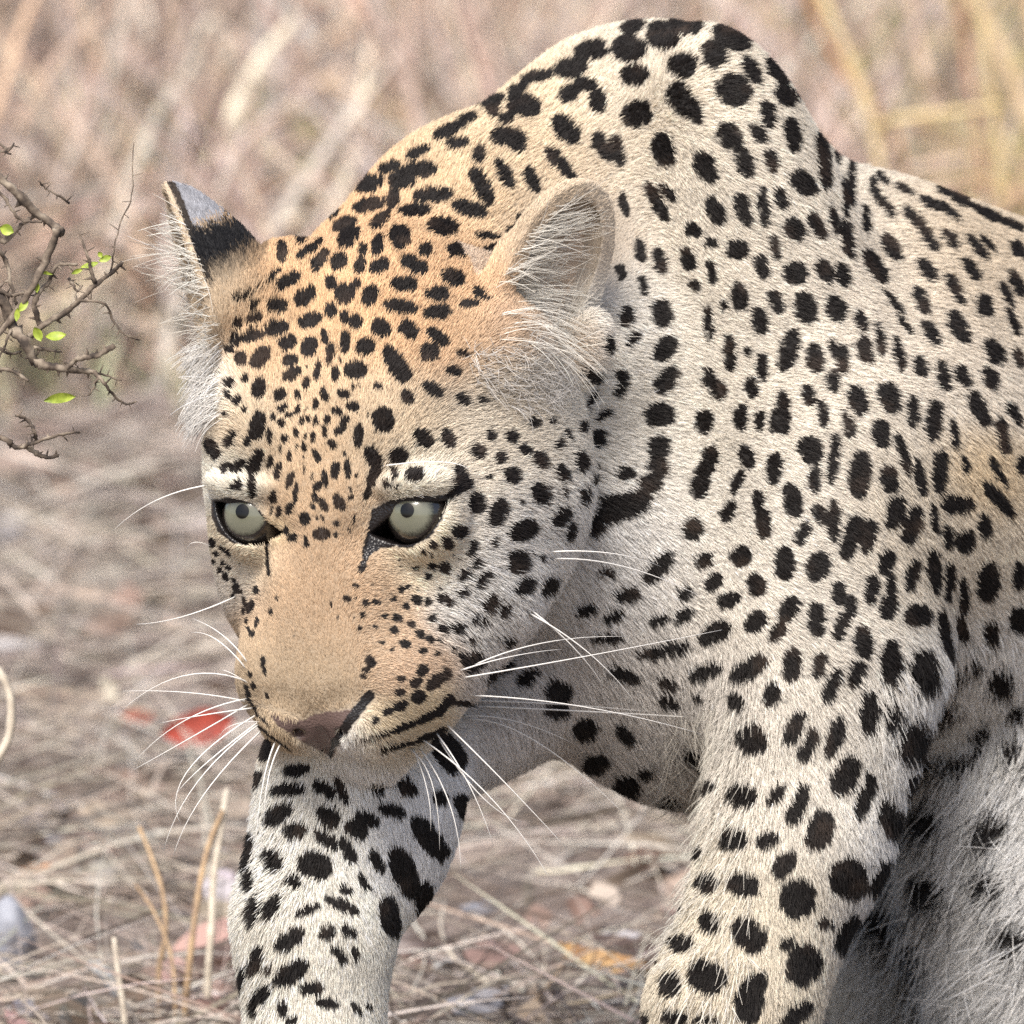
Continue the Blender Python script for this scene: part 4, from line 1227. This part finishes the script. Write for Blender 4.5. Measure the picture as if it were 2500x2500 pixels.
WHITE = (0.76, 0.72, 0.64)
near_cup = (Rloc[:, 2] < 20) & (Rloc[:, 2] > -110) & (Rloc[:, 1] > -215) & (RP[:, 2] < 420)
m = in_poly(pxR, pyR, [(925, 560), (985, 450), (1050, 385), (1075, 410), (1020, 500), (985, 600), (960, 690), (900, 660)]) & near_cup
tuft("ear_hair", pick_roots(m, 420), 85, (0.95, -0.12, -0.35), 0.75, 1.5, WHITE, 0.22, 0.35)
m = in_poly(pxR, pyR, [(930, 590), (1010, 540), (1110, 600), (1130, 660), (1000, 680), (920, 660)]) & (RP[:, 2] < 420)
tuft("ear_hair", pick_roots(m, 220), 85, (0.95, 0.12, -0.2), 0.6, 1.5, WHITE, 0.25, 0.35)
m = in_poly(pxR, pyR, [(880, 660), (1000, 640), (1070, 700), (1040, 770), (960, 770), (890, 720)]) & (RP[:, 2] < 420)
tuft("ear_hair", pick_roots(m, 520), 36, (0.7, 0.1, 0.0), 0.7, 1.6, (0.62, 0.59, 0.55), 0.75, 0.3)
m = (Lloc[:, 2] > -12) & (Lloc[:, 2] < 25) & (Lloc[:, 1] > -160) & (Lloc[:, 1] < 120) & (pxR < 440) & (pyR < 660) & (RP[:, 2] < 420)
tuft("ear_hair", pick_roots(m, 330), 46, (-1.0, 0.05, -0.1), 0.5, 1.5, WHITE, 0.30, 0.45)
m2 = m & (pyR > 470) & (pyR < 560)
tuft("ear_hair", pick_roots(m2, 70), 92, (-1.0, -0.12, -0.1), 0.5, 1.5, WHITE, 0.16, 0.3)
m = (pxR < 425) & (pyR > 640) & (pyR < 790) & (RP[:, 2] < 460)
tuft("cheek_tuft", pick_roots(m, 900), 52, (-0.85, 0.45, 0.0), 0.75, 1.7, (0.78, 0.75, 0.70), 0.25, 0.3)

m = (pxR > 1640) & (pyR > 1380) & (pyR < 1640) & ~hspot & (RP[:, 2] > 780)
tuft("flank_hair", pick_roots(m, 1800), 80, (0.1, 1.0, -0.2), 0.55, 2.4, (0.84, 0.82, 0.79), 0.30, 0.35)
m = (pxR > 1650) & (pyR > 1560) & (RP[:, 2] > 780) & ~hspot
tuft("flank_hair", pick_roots(m, 2000), 105, (-0.75, 0.62, -0.2), 0.62, 2.4, (0.84, 0.82, 0.79), 0.32, 0.35)
m = (pxR > 1640) & (pyR > 1400) & hspot & (RP[:, 2] > 780)
tuft("flank_hair", pick_roots(m, 5000), 100, (-0.5, 0.8, -0.2), 0.5, 2.4, (0.03, 0.028, 0.028), 0.30, 0.35)
m = (pxR > 1250) & (pxR < 1420) & (pyR > 1330) & (pyR < 1950) & ~hspot
tuft("leg_hair", pick_roots(m, 1100), 50, (-0.1, 1.0, -0.2), 0.6, 1.7, (0.72, 0.68, 0.60), 0.22, 0.3)

# ------------------------------------------------------------------ whiskers: root, bend and tip, then how far the tip reaches away from the viewer
BVH = BVHTree.FromPolygons([tuple(v) for v in BV], [tuple(int(i) for i in q) for q in BQ])


def on_body(px, py):
    o = Vector((966, 966, -D0 / S))
    d = (Vector((px, py, 0)) - o).normalized()
    hit = BVH.ray_cast(o, d)
    if hit[0] is None:
        q = BVH.find_nearest(Vector((px, py, 60)))
        return np.array(q[0])
    return np.array(hit[0])


WHISKERS = """
880 1262 1020 1215 1180 1203 160;865 1280 1100 1240 1365 1190 150;882 1312 1100 1335 1325 1388 120;888 1322 1060 1336 1235 1352 100;890 1332 1150 1352 1405 1368 140
868 1352 965 1366 1081 1410 60;872 1358 1010 1405 1195 1560 40;841 1366 949 1474 1069 1602 0;825 1390 909 1506 985 1554 20;795 1394 933 1514 1041 1666 -10
822 1382 885 1482 931 1598 -10;765 1410 813 1474 829 1606 -30;789 1408 849 1522 869 1650 -20;775 1405 805 1490 812 1570 -30;1030 1042 1150 1044 1250 1070 80;1036 1055 1180 1070 1335 1132 90
990 1142 1080 1220 1142 1300 60;985 1150 1110 1232 1205 1335 60;860 1268 960 1240 1060 1226 90
468 1252 420 1200 360 1168 60;466 1264 408 1208 358 1195 60;466 1286 344 1276 224 1344 30;467 1324 352 1308 228 1306 50;468 1318 348 1360 252 1438 10
470 1328 360 1392 250 1454 0;468 1340 370 1352 300 1366 20;484 1364 380 1448 328 1504 -20;486 1368 372 1476 308 1604 -30;490 1380 384 1500 326 1616 -30
492 1362 440 1368 412 1392 0;470 1290 430 1268 415 1268 30;396 915 290 945 205 1005 60;446 1125 340 1165 250 1180 40;400 1032 360 1024 345 1042 20
520 1398 496 1480 482 1600 -40;530 1402 506 1470 498 1560 -40;475 1352 350 1460 342 1560 -20;716 880 830 872 885 886 -60
"""
wmat, wn_, wl_, wb_ = new_mat("whisker_white")
wb_.inputs["Base Color"].default_value = (0.74, 0.72, 0.68, 1)
wb_.inputs["Roughness"].default_value = 0.35
wb_.inputs["Subsurface Weight"].default_value = 0.0


def tube(pts, radii, sides=6):
    """vertices and faces of a tube along a list of points (metres)"""
    pts = [np.array(p, float) for p in pts]
    V, F = [], []
    prev = None
    for i, p in enumerate(pts):
        t = pts[min(i + 1, len(pts) - 1)] - pts[max(i - 1, 0)]
        t = t / (np.linalg.norm(t) + 1e-12)
        a = np.cross(t, [0, 0, 1.0]) if prev is None else prev - t * (prev @ t)
        if np.linalg.norm(a) < 1e-6: a = np.cross(t, [1.0, 0, 0])
        a /= np.linalg.norm(a); prev = a
        b = np.cross(t, a)
        for j in range(sides):
            ph = 2 * math.pi * j / sides
            V.append(p + radii[i] * (math.cos(ph) * a + math.sin(ph) * b))
    for i in range(len(pts) - 1):
        for j in range(sides):
            F.append((i * sides + j, i * sides + (j + 1) % sides, (i + 1) * sides + (j + 1) % sides, (i + 1) * sides + j))
    F.append(tuple(range(sides))[::-1]); F.append(tuple(range((len(pts) - 1) * sides, len(pts) * sides)))
    return V, F


for item in WHISKERS.replace('\n', ';').split(';'):
    v = [float(q) for q in item.split()]
    if len(v) != 7: continue
    r0 = on_body(v[0], v[1]); r0 = r0 + np.array([0, 0, 4.0])
    m0 = np.array([v[2], v[3], r0[2] + v[6] * 0.45 - 25]); t0 = np.array([v[4], v[5], r0[2] + v[6]])
    ctrl = 2 * m0 - 0.5 * (r0 + t0)
    pts, rad = [], []
    thick = 1.8 if abs(v[4] - v[0]) + abs(v[5] - v[1]) > 130 else 1.0
    for i in range(13):
        t = i / 12
        pts.append(to_world((1 - t) ** 2 * r0 + 2 * t * (1 - t) * ctrl + t * t * t0))
        rad.append(S * (thick * (1 - t) + 0.35 * t))
    V, F = tube(pts, rad)
    under(mesh_obj("whisker", V, F, wmat))


# ------------------------------------------------------------------ thorn shrub beside the head
def seen_at(px, py, d):
    """world point at depth d (modelling units) that shows at a place in the picture"""
    k = (D0 + d * S) / D0
    return to_world(np.array([966 + (px - 966) * k, 966 + (py - 966) * k, d]))


def smooth_line(pts, sub=4):
    pts = [np.array(p, float) for p in pts]
    if len(pts) < 3: sub_pts = pts
    out = []
    P = [2 * pts[0] - pts[1]] + pts + [2 * pts[-1] - pts[-2]]
    for i in range(1, len(P) - 2):
        for s in range(sub):
            t = s / sub
            out.append(0.5 * ((2 * P[i]) + (-P[i - 1] + P[i + 1]) * t + (2 * P[i - 1] - 5 * P[i] + 4 * P[i + 1] - P[i + 2]) * t * t + (-P[i - 1] + 3 * P[i] - 3 * P[i + 1] + P[i + 2]) * t ** 3))
    out.append(pts[-1])
    return out


bark, bn_, bl_, bb_ = new_mat("shrub_bark")
bt = bn_.new("ShaderNodeTexCoord"); bz = bn_.new("ShaderNodeTexNoise"); bz.inputs["Scale"].default_value = 160; bz.inputs["Detail"].default_value = 5
bl_.new(bt.outputs["Object"], bz.inputs["Vector"])
br = ramp(bn_, bl_, bz.outputs["Fac"], [(0.35, (58, 50, 44)), (0.5, (104, 92, 80)), (0.68, (150, 138, 122))])
bl_.new(br.outputs[0], bb_.inputs["Base Color"]); bb_.inputs["Roughness"].default_value = 0.9
bbm = bn_.new("ShaderNodeBump"); bbm.inputs["Strength"].default_value = 0.7; bbm.inputs["Distance"].default_value = 0.001
bl_.new(bz.outputs["Fac"], bbm.inputs["Height"]); bl_.new(bbm.outputs["Normal"], bb_.inputs["Normal"])

shrub = bpy.data.objects.new("thorn_shrub", None)
link(shrub)
shrub.location = (*seen_at(-190, 2350, 230)[:2], 0.0)
tag(shrub, "bare thorny shrub with knobbly twigs and a few small lime green leaves", "shrub")
bpy.context.view_layer.update()
TWIGS = [   # radius at each end, depth, points as read from an enlargement
    (8, 9, 230, [(-420, 200), (-120, 230), (0, 290), (80, 360), (190, 470), (270, 530), (315, 572)]),
    (8, 5, 225, [(300, 560), (240, 720), (170, 860), (60, 1020), (-60, 1180)]),
    (14, 9, 240, [(-420, 1500), (-150, 1000), (0, 930), (60, 1060), (130, 1150), (180, 1260)]),
    (9, 5, 235, [(180, 1260), (260, 1275), (340, 1290), (430, 1300), (500, 1310)]),
    (4, 1.6, 230, [(500, 1310), (550, 1370), (600, 1430), (650, 1470), (715, 1465)]),
    (5, 6, 225, [(345, 1290), (390, 1245), (440, 1230), (520, 1215), (600, 1170)]),
    (6, 4, 250, [(150, 1120), (230, 1060), (330, 1000), (420, 930), (500, 850), (590, 780), (640, 735)]),
    (5, 1.6, 240, [(500, 840), (475, 770), (460, 700), (410, 560)]),
    (1.8, 1.0, 320, [(580, 780), (600, 650), (640, 500), (690, 380), (700, 100)]),
    (6, 3, 235, [(215, 1070), (180, 960), (210, 880), (260, 830), (300, 745), (410, 745)]),
    (3, 1.5, 245, [(420, 930), (550, 950), (590, 1030), (640, 1100), (730, 1140)]),
    (5, 3, 240, [(-300, 1250), (0, 1290), (80, 1310), (150, 1350)]),
    (7, 2, 235, [(-420, 1560), (0, 1650), (80, 1700), (200, 1670), (330, 1630), (420, 1620)]),
    (4, 3, 230, [(190, 1670), (180, 1620), (150, 1560), (80, 1530)]),
    (6, 4, 238, [(120, 1690), (170, 1715), (230, 1750), (310, 1745)]),
    (4, 2.5, 215, [(-200, 250), (0, 370), (60, 450), (110, 510), (220, 515)]),
    (1.6, 2.5, 245, [(205, 305), (240, 345), (290, 370), (360, 420)]),
    (3, 2, 238, [(360, 815), (385, 850), (405, 885), (430, 850)]),
    (2.4, 1.6, 232, [(500, 1310), (560, 1325), (640, 1350)]),
    (2, 1.6, 230, [(465, 1425), (495, 1385), (510, 1350)]),
    (3, 2, 225, [(-150, 60), (0, 110), (40, 150), (70, 105)]),
    (3, 2, 228, [(-100, 180), (0, 150), (60, 165)]),
    (5, 3, 250, [(-200, 640), (-40, 660), (30, 720), (60, 850), (90, 960)]),
    (4, 2.5, 260, [(-150, 1160), (-20, 1170), (40, 1210), (110, 1200)]),
    (6, 4, 255, [(-300, 520), (-60, 560), (20, 620), (100, 545), (160, 500)]),
    (5, 3, 245, [(-260, 860), (-60, 830), (20, 890), (80, 905), (150, 880)]),
    (4, 2, 240, [(180, 1180), (250, 1190), (320, 1200)]),
    (3, 2, 235, [(60, 1080), (20, 1180), (-20, 1250)]),
]


def tw(X, Y, d):
    return seen_at(X * 0.36, 231.8 + Y * 0.36, d)


for ra_, rb_, d, pts in TWIGS:
    P3 = smooth_line([tw(x, y, d + 14 * math.sin(i * 1.7 + x)) for i, (x, y) in enumerate(pts)], 5)
    n = len(P3)
    rad = []
    for i in range(n):
        t = i / (n - 1)
        knob = 1 + 0.35 * max(0, math.sin(i * 1.9 + pts[0][0])) ** 6
        rad.append(S * 0.95 * (ra_ + (rb_ - ra_) * t) * knob * random.uniform(0.85, 1.15))
    P3 = [p + np.array([random.uniform(-1, 1), random.uniform(-1, 1), random.uniform(-1, 1)]) * S * 1.4 for p in P3]
    V, F = tube(P3, rad, 7)
    br_o = under(mesh_obj("branch", V, F, bark), shrub)
    # short spurs and thorns along the twig
    for i in range(2, n - 1, 3):
        p = P3[i]; t = P3[i + 1] - P3[i - 1]; t /= np.linalg.norm(t) + 1e-9
        o_ = np.cross(t, FWD) * random.choice((-1, 1)) + t * random.uniform(-0.3, 0.6) + FWD * random.uniform(-0.5, 0.5)
        o_ /= np.linalg.norm(o_)
        ln = S * random.uniform(9, 22)
        V, F = tube([p, p + o_ * ln * 0.5, p + o_ * ln], [rad[i] * 0.7, rad[i] * 0.45 + S * 0.3, S * 0.5], 5)
        under(mesh_obj("spur", V, F, bark), br_o)
# the stem that carries the twigs, outside the picture
V, F = tube(smooth_line([np.array(shrub.location) + np.array([0, 0, -0.02]), tw(-560, 3600, 235), tw(-500, 2400, 240), tw(-430, 1520, 240), tw(-440, 800, 235), tw(-420, 190, 230)], 5), [S * 22] * 8 + [S * 16] * 10 + [S * 9] * 8, 8)
under(mesh_obj("stem", V, F, bark), shrub)

leafm, ln_, ll_, lb_ = new_mat("lime_leaf")
lt = ln_.new("ShaderNodeTexCoord"); lz = ln_.new("ShaderNodeTexNoise"); lz.inputs["Scale"].default_value = 220
ll_.new(lt.outputs["Object"], lz.inputs["Vector"])
lr = ramp(ln_, ll_, lz.outputs["Fac"], [(0.35, (122, 140, 44)), (0.65, (170, 186, 72))])
ll_.new(lr.outputs[0], lb_.inputs["Base Color"]); lb_.inputs["Roughness"].default_value = 0.5


def leaf(name, centre, ax_u, ax_v, half_l, half_w, mat, parent=None, cup=0.25, n=10, ragged=0.0):
    """a leaf blade: pointed oval, creased along the midrib and cupped"""
    u = np.array(ax_u, float); u /= np.linalg.norm(u)
    v = np.array(ax_v, float); v -= u * (v @ u); v /= np.linalg.norm(v)
    w = np.cross(u, v)
    V, F = [], []
    for i in range(n + 1):
        t = -1 + 2 * i / n
        wd = half_w * max(0.04, (1 - abs(t) ** 2.2)) * (1 + ragged * random.uniform(-1, 1))
        bend = cup * half_l * (t * t) * 0.5
        for k in (-1, -0.5, 0, 0.5, 1):
            V.append(np.array(centre) + u * (t * half_l) + v * (k * wd) + w * (bend + cup * half_w * abs(k) ** 1.5))
    for i in range(n):
        for k in range(4):
            a = i * 5 + k
            F.append((a, a + 1, a + 6, a + 5))
    o = mesh_obj(name, V, F, mat)
    if parent is not None: under(o, parent)
    return o


for X, Y, a, b, ang, d in [(35, 560, 40, 30, 20, 225), (470, 748, 50, 17, -15, 235), (552, 712, 36, 18, -20, 238), (526, 690, 18, 14, 60, 236), (402, 778, 34, 13, -22, 234),
                           (200, 1105, 42, 26, 65, 222), (292, 1120, 56, 27, -6, 220), (122, 958, 42, 20, -55, 222), (92, 1005, 36, 17, 95, 224), (316, 1440, 88, 28, -8, 226), (192, 858, 34, 18, 80, 226),
                           (240, 785, 40, 10, 10, 232)]:
    c, s_ = math.cos(math.radians(ang)), math.sin(math.radians(ang))
    au = RIGHT * c - UP * s_ + FWD * random.uniform(-0.3, 0.3)
    av = RIGHT * s_ + UP * c + FWD * random.uniform(-0.5, 0.5)
    leaf("leaf", tw(X, Y, d), au, av, a * 0.36 * S, b * 0.36 * S, leafm, shrub)
V, F = tube([tw(316 + 85, 1428, 226), tw(450, 1432, 229), tw(478, 1420, 230)], [S * 0.8] * 3, 5)
under(mesh_obj("leaf_stalk", V, F, bark), shrub)

# ------------------------------------------------------------------ things lying on the ground behind
def tinted(name, c, c2=None, rough=0.75, scale=140):
    m, n, l, b = new_mat(name)
    t = n.new("ShaderNodeTexCoord"); z = n.new("ShaderNodeTexNoise"); z.inputs["Scale"].default_value = scale; z.inputs["Detail"].default_value = 5
    l.new(t.outputs["Object"], z.inputs["Vector"])
    r = ramp(n, l, z.outputs["Fac"], [(0.35, c), (0.65, c2 or tuple(int(q * 0.8) for q in c))])
    l.new(r.outputs[0], b.inputs["Base Color"]); b.inputs["Roughness"].default_value = rough
    return m


def ground_leaf(px, py, hl, hw, ang, mat, label, tilt=0.6, lift=0.012, cup=0.3):
    p = ground_at(px, py, lift)
    k = np.linalg.norm(p - CAM) / D0
    c, s_ = math.cos(math.radians(ang)), math.sin(math.radians(ang))
    flat = np.array([0, 1.0, 0]) * (1 - tilt) + UP * tilt
    au = RIGHT * c - flat * s_ * 1.0
    av = RIGHT * s_ + flat * c
    o = leaf("dead_leaf", p, au, av, hl * S * k, hw * S * k, mat, None, cup, 12, 0.10)
    tag(o, label, "leaf")
    return o


ground_leaf(374, 1374, 72, 34, -14, tinted("red_leaf", (166, 66, 48), (128, 54, 44)), "bright red fallen leaf lying behind the whiskers", 0.85, 0.03)
ground_leaf(255, 1356, 38, 17, -4, tinted("rust_leaf", (152, 84, 64), (116, 66, 52)), "dull rust brown fallen leaf beside the red leaf", 0.6)
ground_leaf(1135, 1828, 92, 34, 26, tinted("ochre_leaf", (206, 172, 124), (160, 120, 80)), "long curled ochre dead leaf on the straw between the forelegs", 0.35, 0.01, 0.5)
ground_leaf(1165, 1772, 46, 17, -8, tinted("pale_leaf", (180, 178, 182), (146, 142, 146)), "pale grey dead leaf just behind the curled ochre leaf", 0.4)
ground_leaf(205, 1300, 30, 14, 70, tinted("bleached_leaf", (196, 190, 172), (166, 160, 144)), "small bleached leaf standing up behind the rust leaf", 0.8)
ground_leaf(70, 1640, 36, 10, -8, tinted("orange_leaf", (178, 120, 76), (140, 96, 66)), "small orange brown leaf under the long fallen twig", 0.5)


def stone(px, py, hx, hz, mat, label, depth=1.0, seed=0):
    p = ground_at(px, py + hz * 0.5)
    k = np.linalg.norm(p - CAM) / D0
    bm = bmesh.new()
    bmesh.ops.create_icosphere(bm, subdivisions=4, radius=1.0)
    co = np.array([v.co for v in bm.verts])
    nz_ = 1 + 0.22 * vnoise(co * 1.6 + seed, 31) + 0.10 * vnoise(co * 4.0 + seed, 32) + 0.04 * vnoise(co * 9 + seed, 33)
    co = co * nz_[:, None]
    co[:, 2] = np.where(co[:, 2] < -0.4, -0.4 + (co[:, 2] + 0.4) * 0.3, co[:, 2])
    for v, c in zip(bm.verts, co):
        v.co = (c[0] * hx * S * k, c[1] * hx * S * k * depth, c[2] * hz * S * k)
    me = bpy.data.meshes.new("stone"); bm.to_mesh(me); bm.free()
    me.polygons.foreach_set("use_smooth", np.ones(len(me.polygons), bool))
    me.materials.append(mat)
    o = link(bpy.data.objects.new("stone", me))
    o.location = (p[0], p[1], hz * S * k * 0.25)
    tag(o, label, "stone")
    return o


qz = tinted("quartz", (160, 164, 174), (112, 112, 120), 0.8, 60)
stone(18, 1770, 50, 95, qz, "large bluish white stone beside the dry stems", 0.8, 1)
stone(890, 1895, 62, 26, qz, "flat bluish white stone in straw beside the lifted foreleg", 0.9, 4)
stone(1640, 1850, 75, 55, qz, "pale stone seen between the front and hind legs", 0.9, 7)
stone(905, 1712, 34, 13, qz, "small pale pebble behind the flat bluish stone", 0.9, 9)
stone(70, 1905, 60, 24, tinted("grey_stone", (150, 150, 164), (100, 96, 104), 0.85, 70), "low dark grey stone below the large bluish stone", 0.9, 12)

pale_stem = tinted("pale_stem", (214, 204, 186), (176, 164, 148), 0.7, 90)
tan_stem = tinted("tan_stem", (188, 160, 124), (146, 122, 98), 0.7, 90)
grey_twig = tinted("grey_twig", (150, 138, 126), (104, 94, 86), 0.85, 120)
straw_stem = tinted("straw_stem", (222, 200, 150), (190, 166, 120), 0.7, 30)


def foot(px, d):
    """where a stem seen at px, standing at depth d, meets the soil"""
    D = D0 + d * S
    up = (D * math.sin(PITCH) - CAM[2] - 0.01) / math.cos(PITCH)
    return (px, 966 - up * D0 / D / S, d)


def stem(name, pts, r0, r1, mat, label, cat="grass stem", group=None, rooted=False):
    """pts: (px, py, depth in modelling units); radius in modelling units at the head's distance"""
    if rooted: pts = [foot(pts[0][0] + 0.12 * (pts[0][0] - pts[1][0]), pts[0][2])] + list(pts)
    P3 = smooth_line([seen_at(*q) for q in pts], 5)
    n = len(P3)
    rad = [S * (r0 + (r1 - r0) * i / (n - 1)) * (1.18 if i % 7 == 3 else 1.0) for i in range(n)]
    V, F = tube(P3, rad, 7)
    o = mesh_obj(name, V, F, mat)
    tag(o, label, cat, group)
    return o


def gd(px, py, z=0.004):
    """picture place and depth of the ground seen there"""
    p = ground_at(px, py, z)
    return (px, py, float((p - CAM) @ FWD - D0) / S)


stem("fallen_twig", [gd(-60, 1600, 0.03), gd(100, 1560, 0.03), gd(220, 1525, 0.025), gd(330, 1495, 0.02), gd(470, 1462, 0.012)], 7, 5, grey_twig, "long grey fallen twig lying across the straw behind the foreleg", "twig")
stem("fallen_twig", [gd(-40, 1690, 0.01), gd(60, 1640, 0.02), gd(140, 1590, 0.025), gd(240, 1582, 0.02), gd(330, 1590, 0.006)], 4, 3, pale_stem, "thin pale bent twig below the long grey twig", "twig")
b0 = gd(382, 1930)[2]
stem("grass_stem", [(392, 1960, b0), (392, 1850, b0), (398, 1760, b0), (405, 1640, b0 + 60), (428, 1490, b0 + 160)], 9, 7, pale_stem, "thick pale grass stem standing beside the lifted foreleg")
stem("grass_stem", [(345, 1960, b0), (356, 1830, b0 - 40), (372, 1700, b0), (392, 1600, b0 + 60), (420, 1530, b0 + 120)], 8, 5, tan_stem, "tan grass stem leaning against the thick pale stem")
stem("grass_stem", [(300, 1830, b0 + 200), (312, 1760, b0 + 200), (308, 1690, b0 + 220), (285, 1615, b0 + 260), (262, 1560, b0 + 300)], 6, 4, tan_stem, "curved tan grass stem standing alone in the straw", rooted=True)
stem("grass_stem", [(240, 1980, b0 - 200), (232, 1900, b0 - 200), (222, 1830, b0 - 180), (215, 1770, b0 - 160)], 7, 5, pale_stem, "short broken pale grass stem near the low grey stone")
stem("grass_stem", [(330, 1960, b0 + 60), (330, 1880, b0 + 60), (322, 1800, b0 + 100), (290, 1720, b0 + 160), (255, 1668, b0 + 240)], 4, 3, tan_stem, "thin tan grass stem bending towards the long grey twig")
stem("grass_stem", [(-60, 1560, 1600), (-14, 1450, 1600), (16, 1390, 1600), (20, 1320, 1600), (0, 1270, 1600), (-30, 1240, 1600)], 10, 8, pale_stem, "pale grass loop arching by the thorn shrub", rooted=True)
b1 = gd(880, 1840)[2]
stem("grass_stem", [gd(940, 1870, 0.004), gd(895, 1835, 0.012), gd(850, 1800, 0.02), gd(832, 1750, 0.02), gd(838, 1700, 0.01)], 5, 3, pale_stem, "pale curled grass stem lying beside the foreleg elbow")
stem("grass_stem", [gd(985, 1960), gd(1000, 1900, 0.01), gd(1050, 1840, 0.015), gd(1075, 1780, 0.01)], 4, 3, tan_stem, "thin tan stem lying beside the ochre leaf")
stem("grass_stem", [gd(760, 1960), gd(850, 1900, 0.015), gd(940, 1850, 0.02), gd(1040, 1838, 0.01)], 4, 3, pale_stem, "long thin pale stem crossing in front of the pebble")
# tall reeds, far out of focus
g = "tall straw stems far behind"
for lab, mat, r0, r1, pts in [
    ("tall straw stem leaning behind the back, with a broken crosspiece", straw_stem, 13, 10, [(1905, 470, 11500), (1893, 380, 11500), (1872, 180, 11500), (1840, -60, 11500)]),
    ("horizontal broken straw stem propped on the tall leaning stem", straw_stem, 12, 9, [(1650, 236, 11400), (1720, 222, 11300), (1800, 212, 11300), (1890, 200, 11300)]),
    ("reddish dry stem beside the tall leaning straw", tinted("red_stem", (176, 128, 104), (140, 100, 84)), 14, 9, [(1865, 420, 12500), (1845, 250, 12500), (1822, 90, 12500), (1815, -60, 12500)]),
    ("slanting straw stem rising behind the shoulder hump", straw_stem, 11, 9, [(1660, 420, 12000), (1655, 260, 12000), (1610, 120, 12000), (1530, -40, 12000)]),
    ("orange brown stem slanting beside the shoulder hump", tinted("orange_stem", (190, 142, 96), (150, 112, 80)), 13, 9, [(1700, 300, 12600), (1640, 200, 12600), (1560, 80, 12600), (1500, -60, 12600)]),
    ("pale forked branch arching high above the ear", pale_stem, 14, 10, [(330, 300, 13500), (372, 90, 13500), (400, 40, 13500), (418, 70, 13500), (440, 120, 13500), (470, 170, 13500)]),
]:
    stem("straw_stem", pts, r0, r1, mat, lab, rooted="horizontal" not in lab)
print('details', round(time.time() - T0, 1), 's')
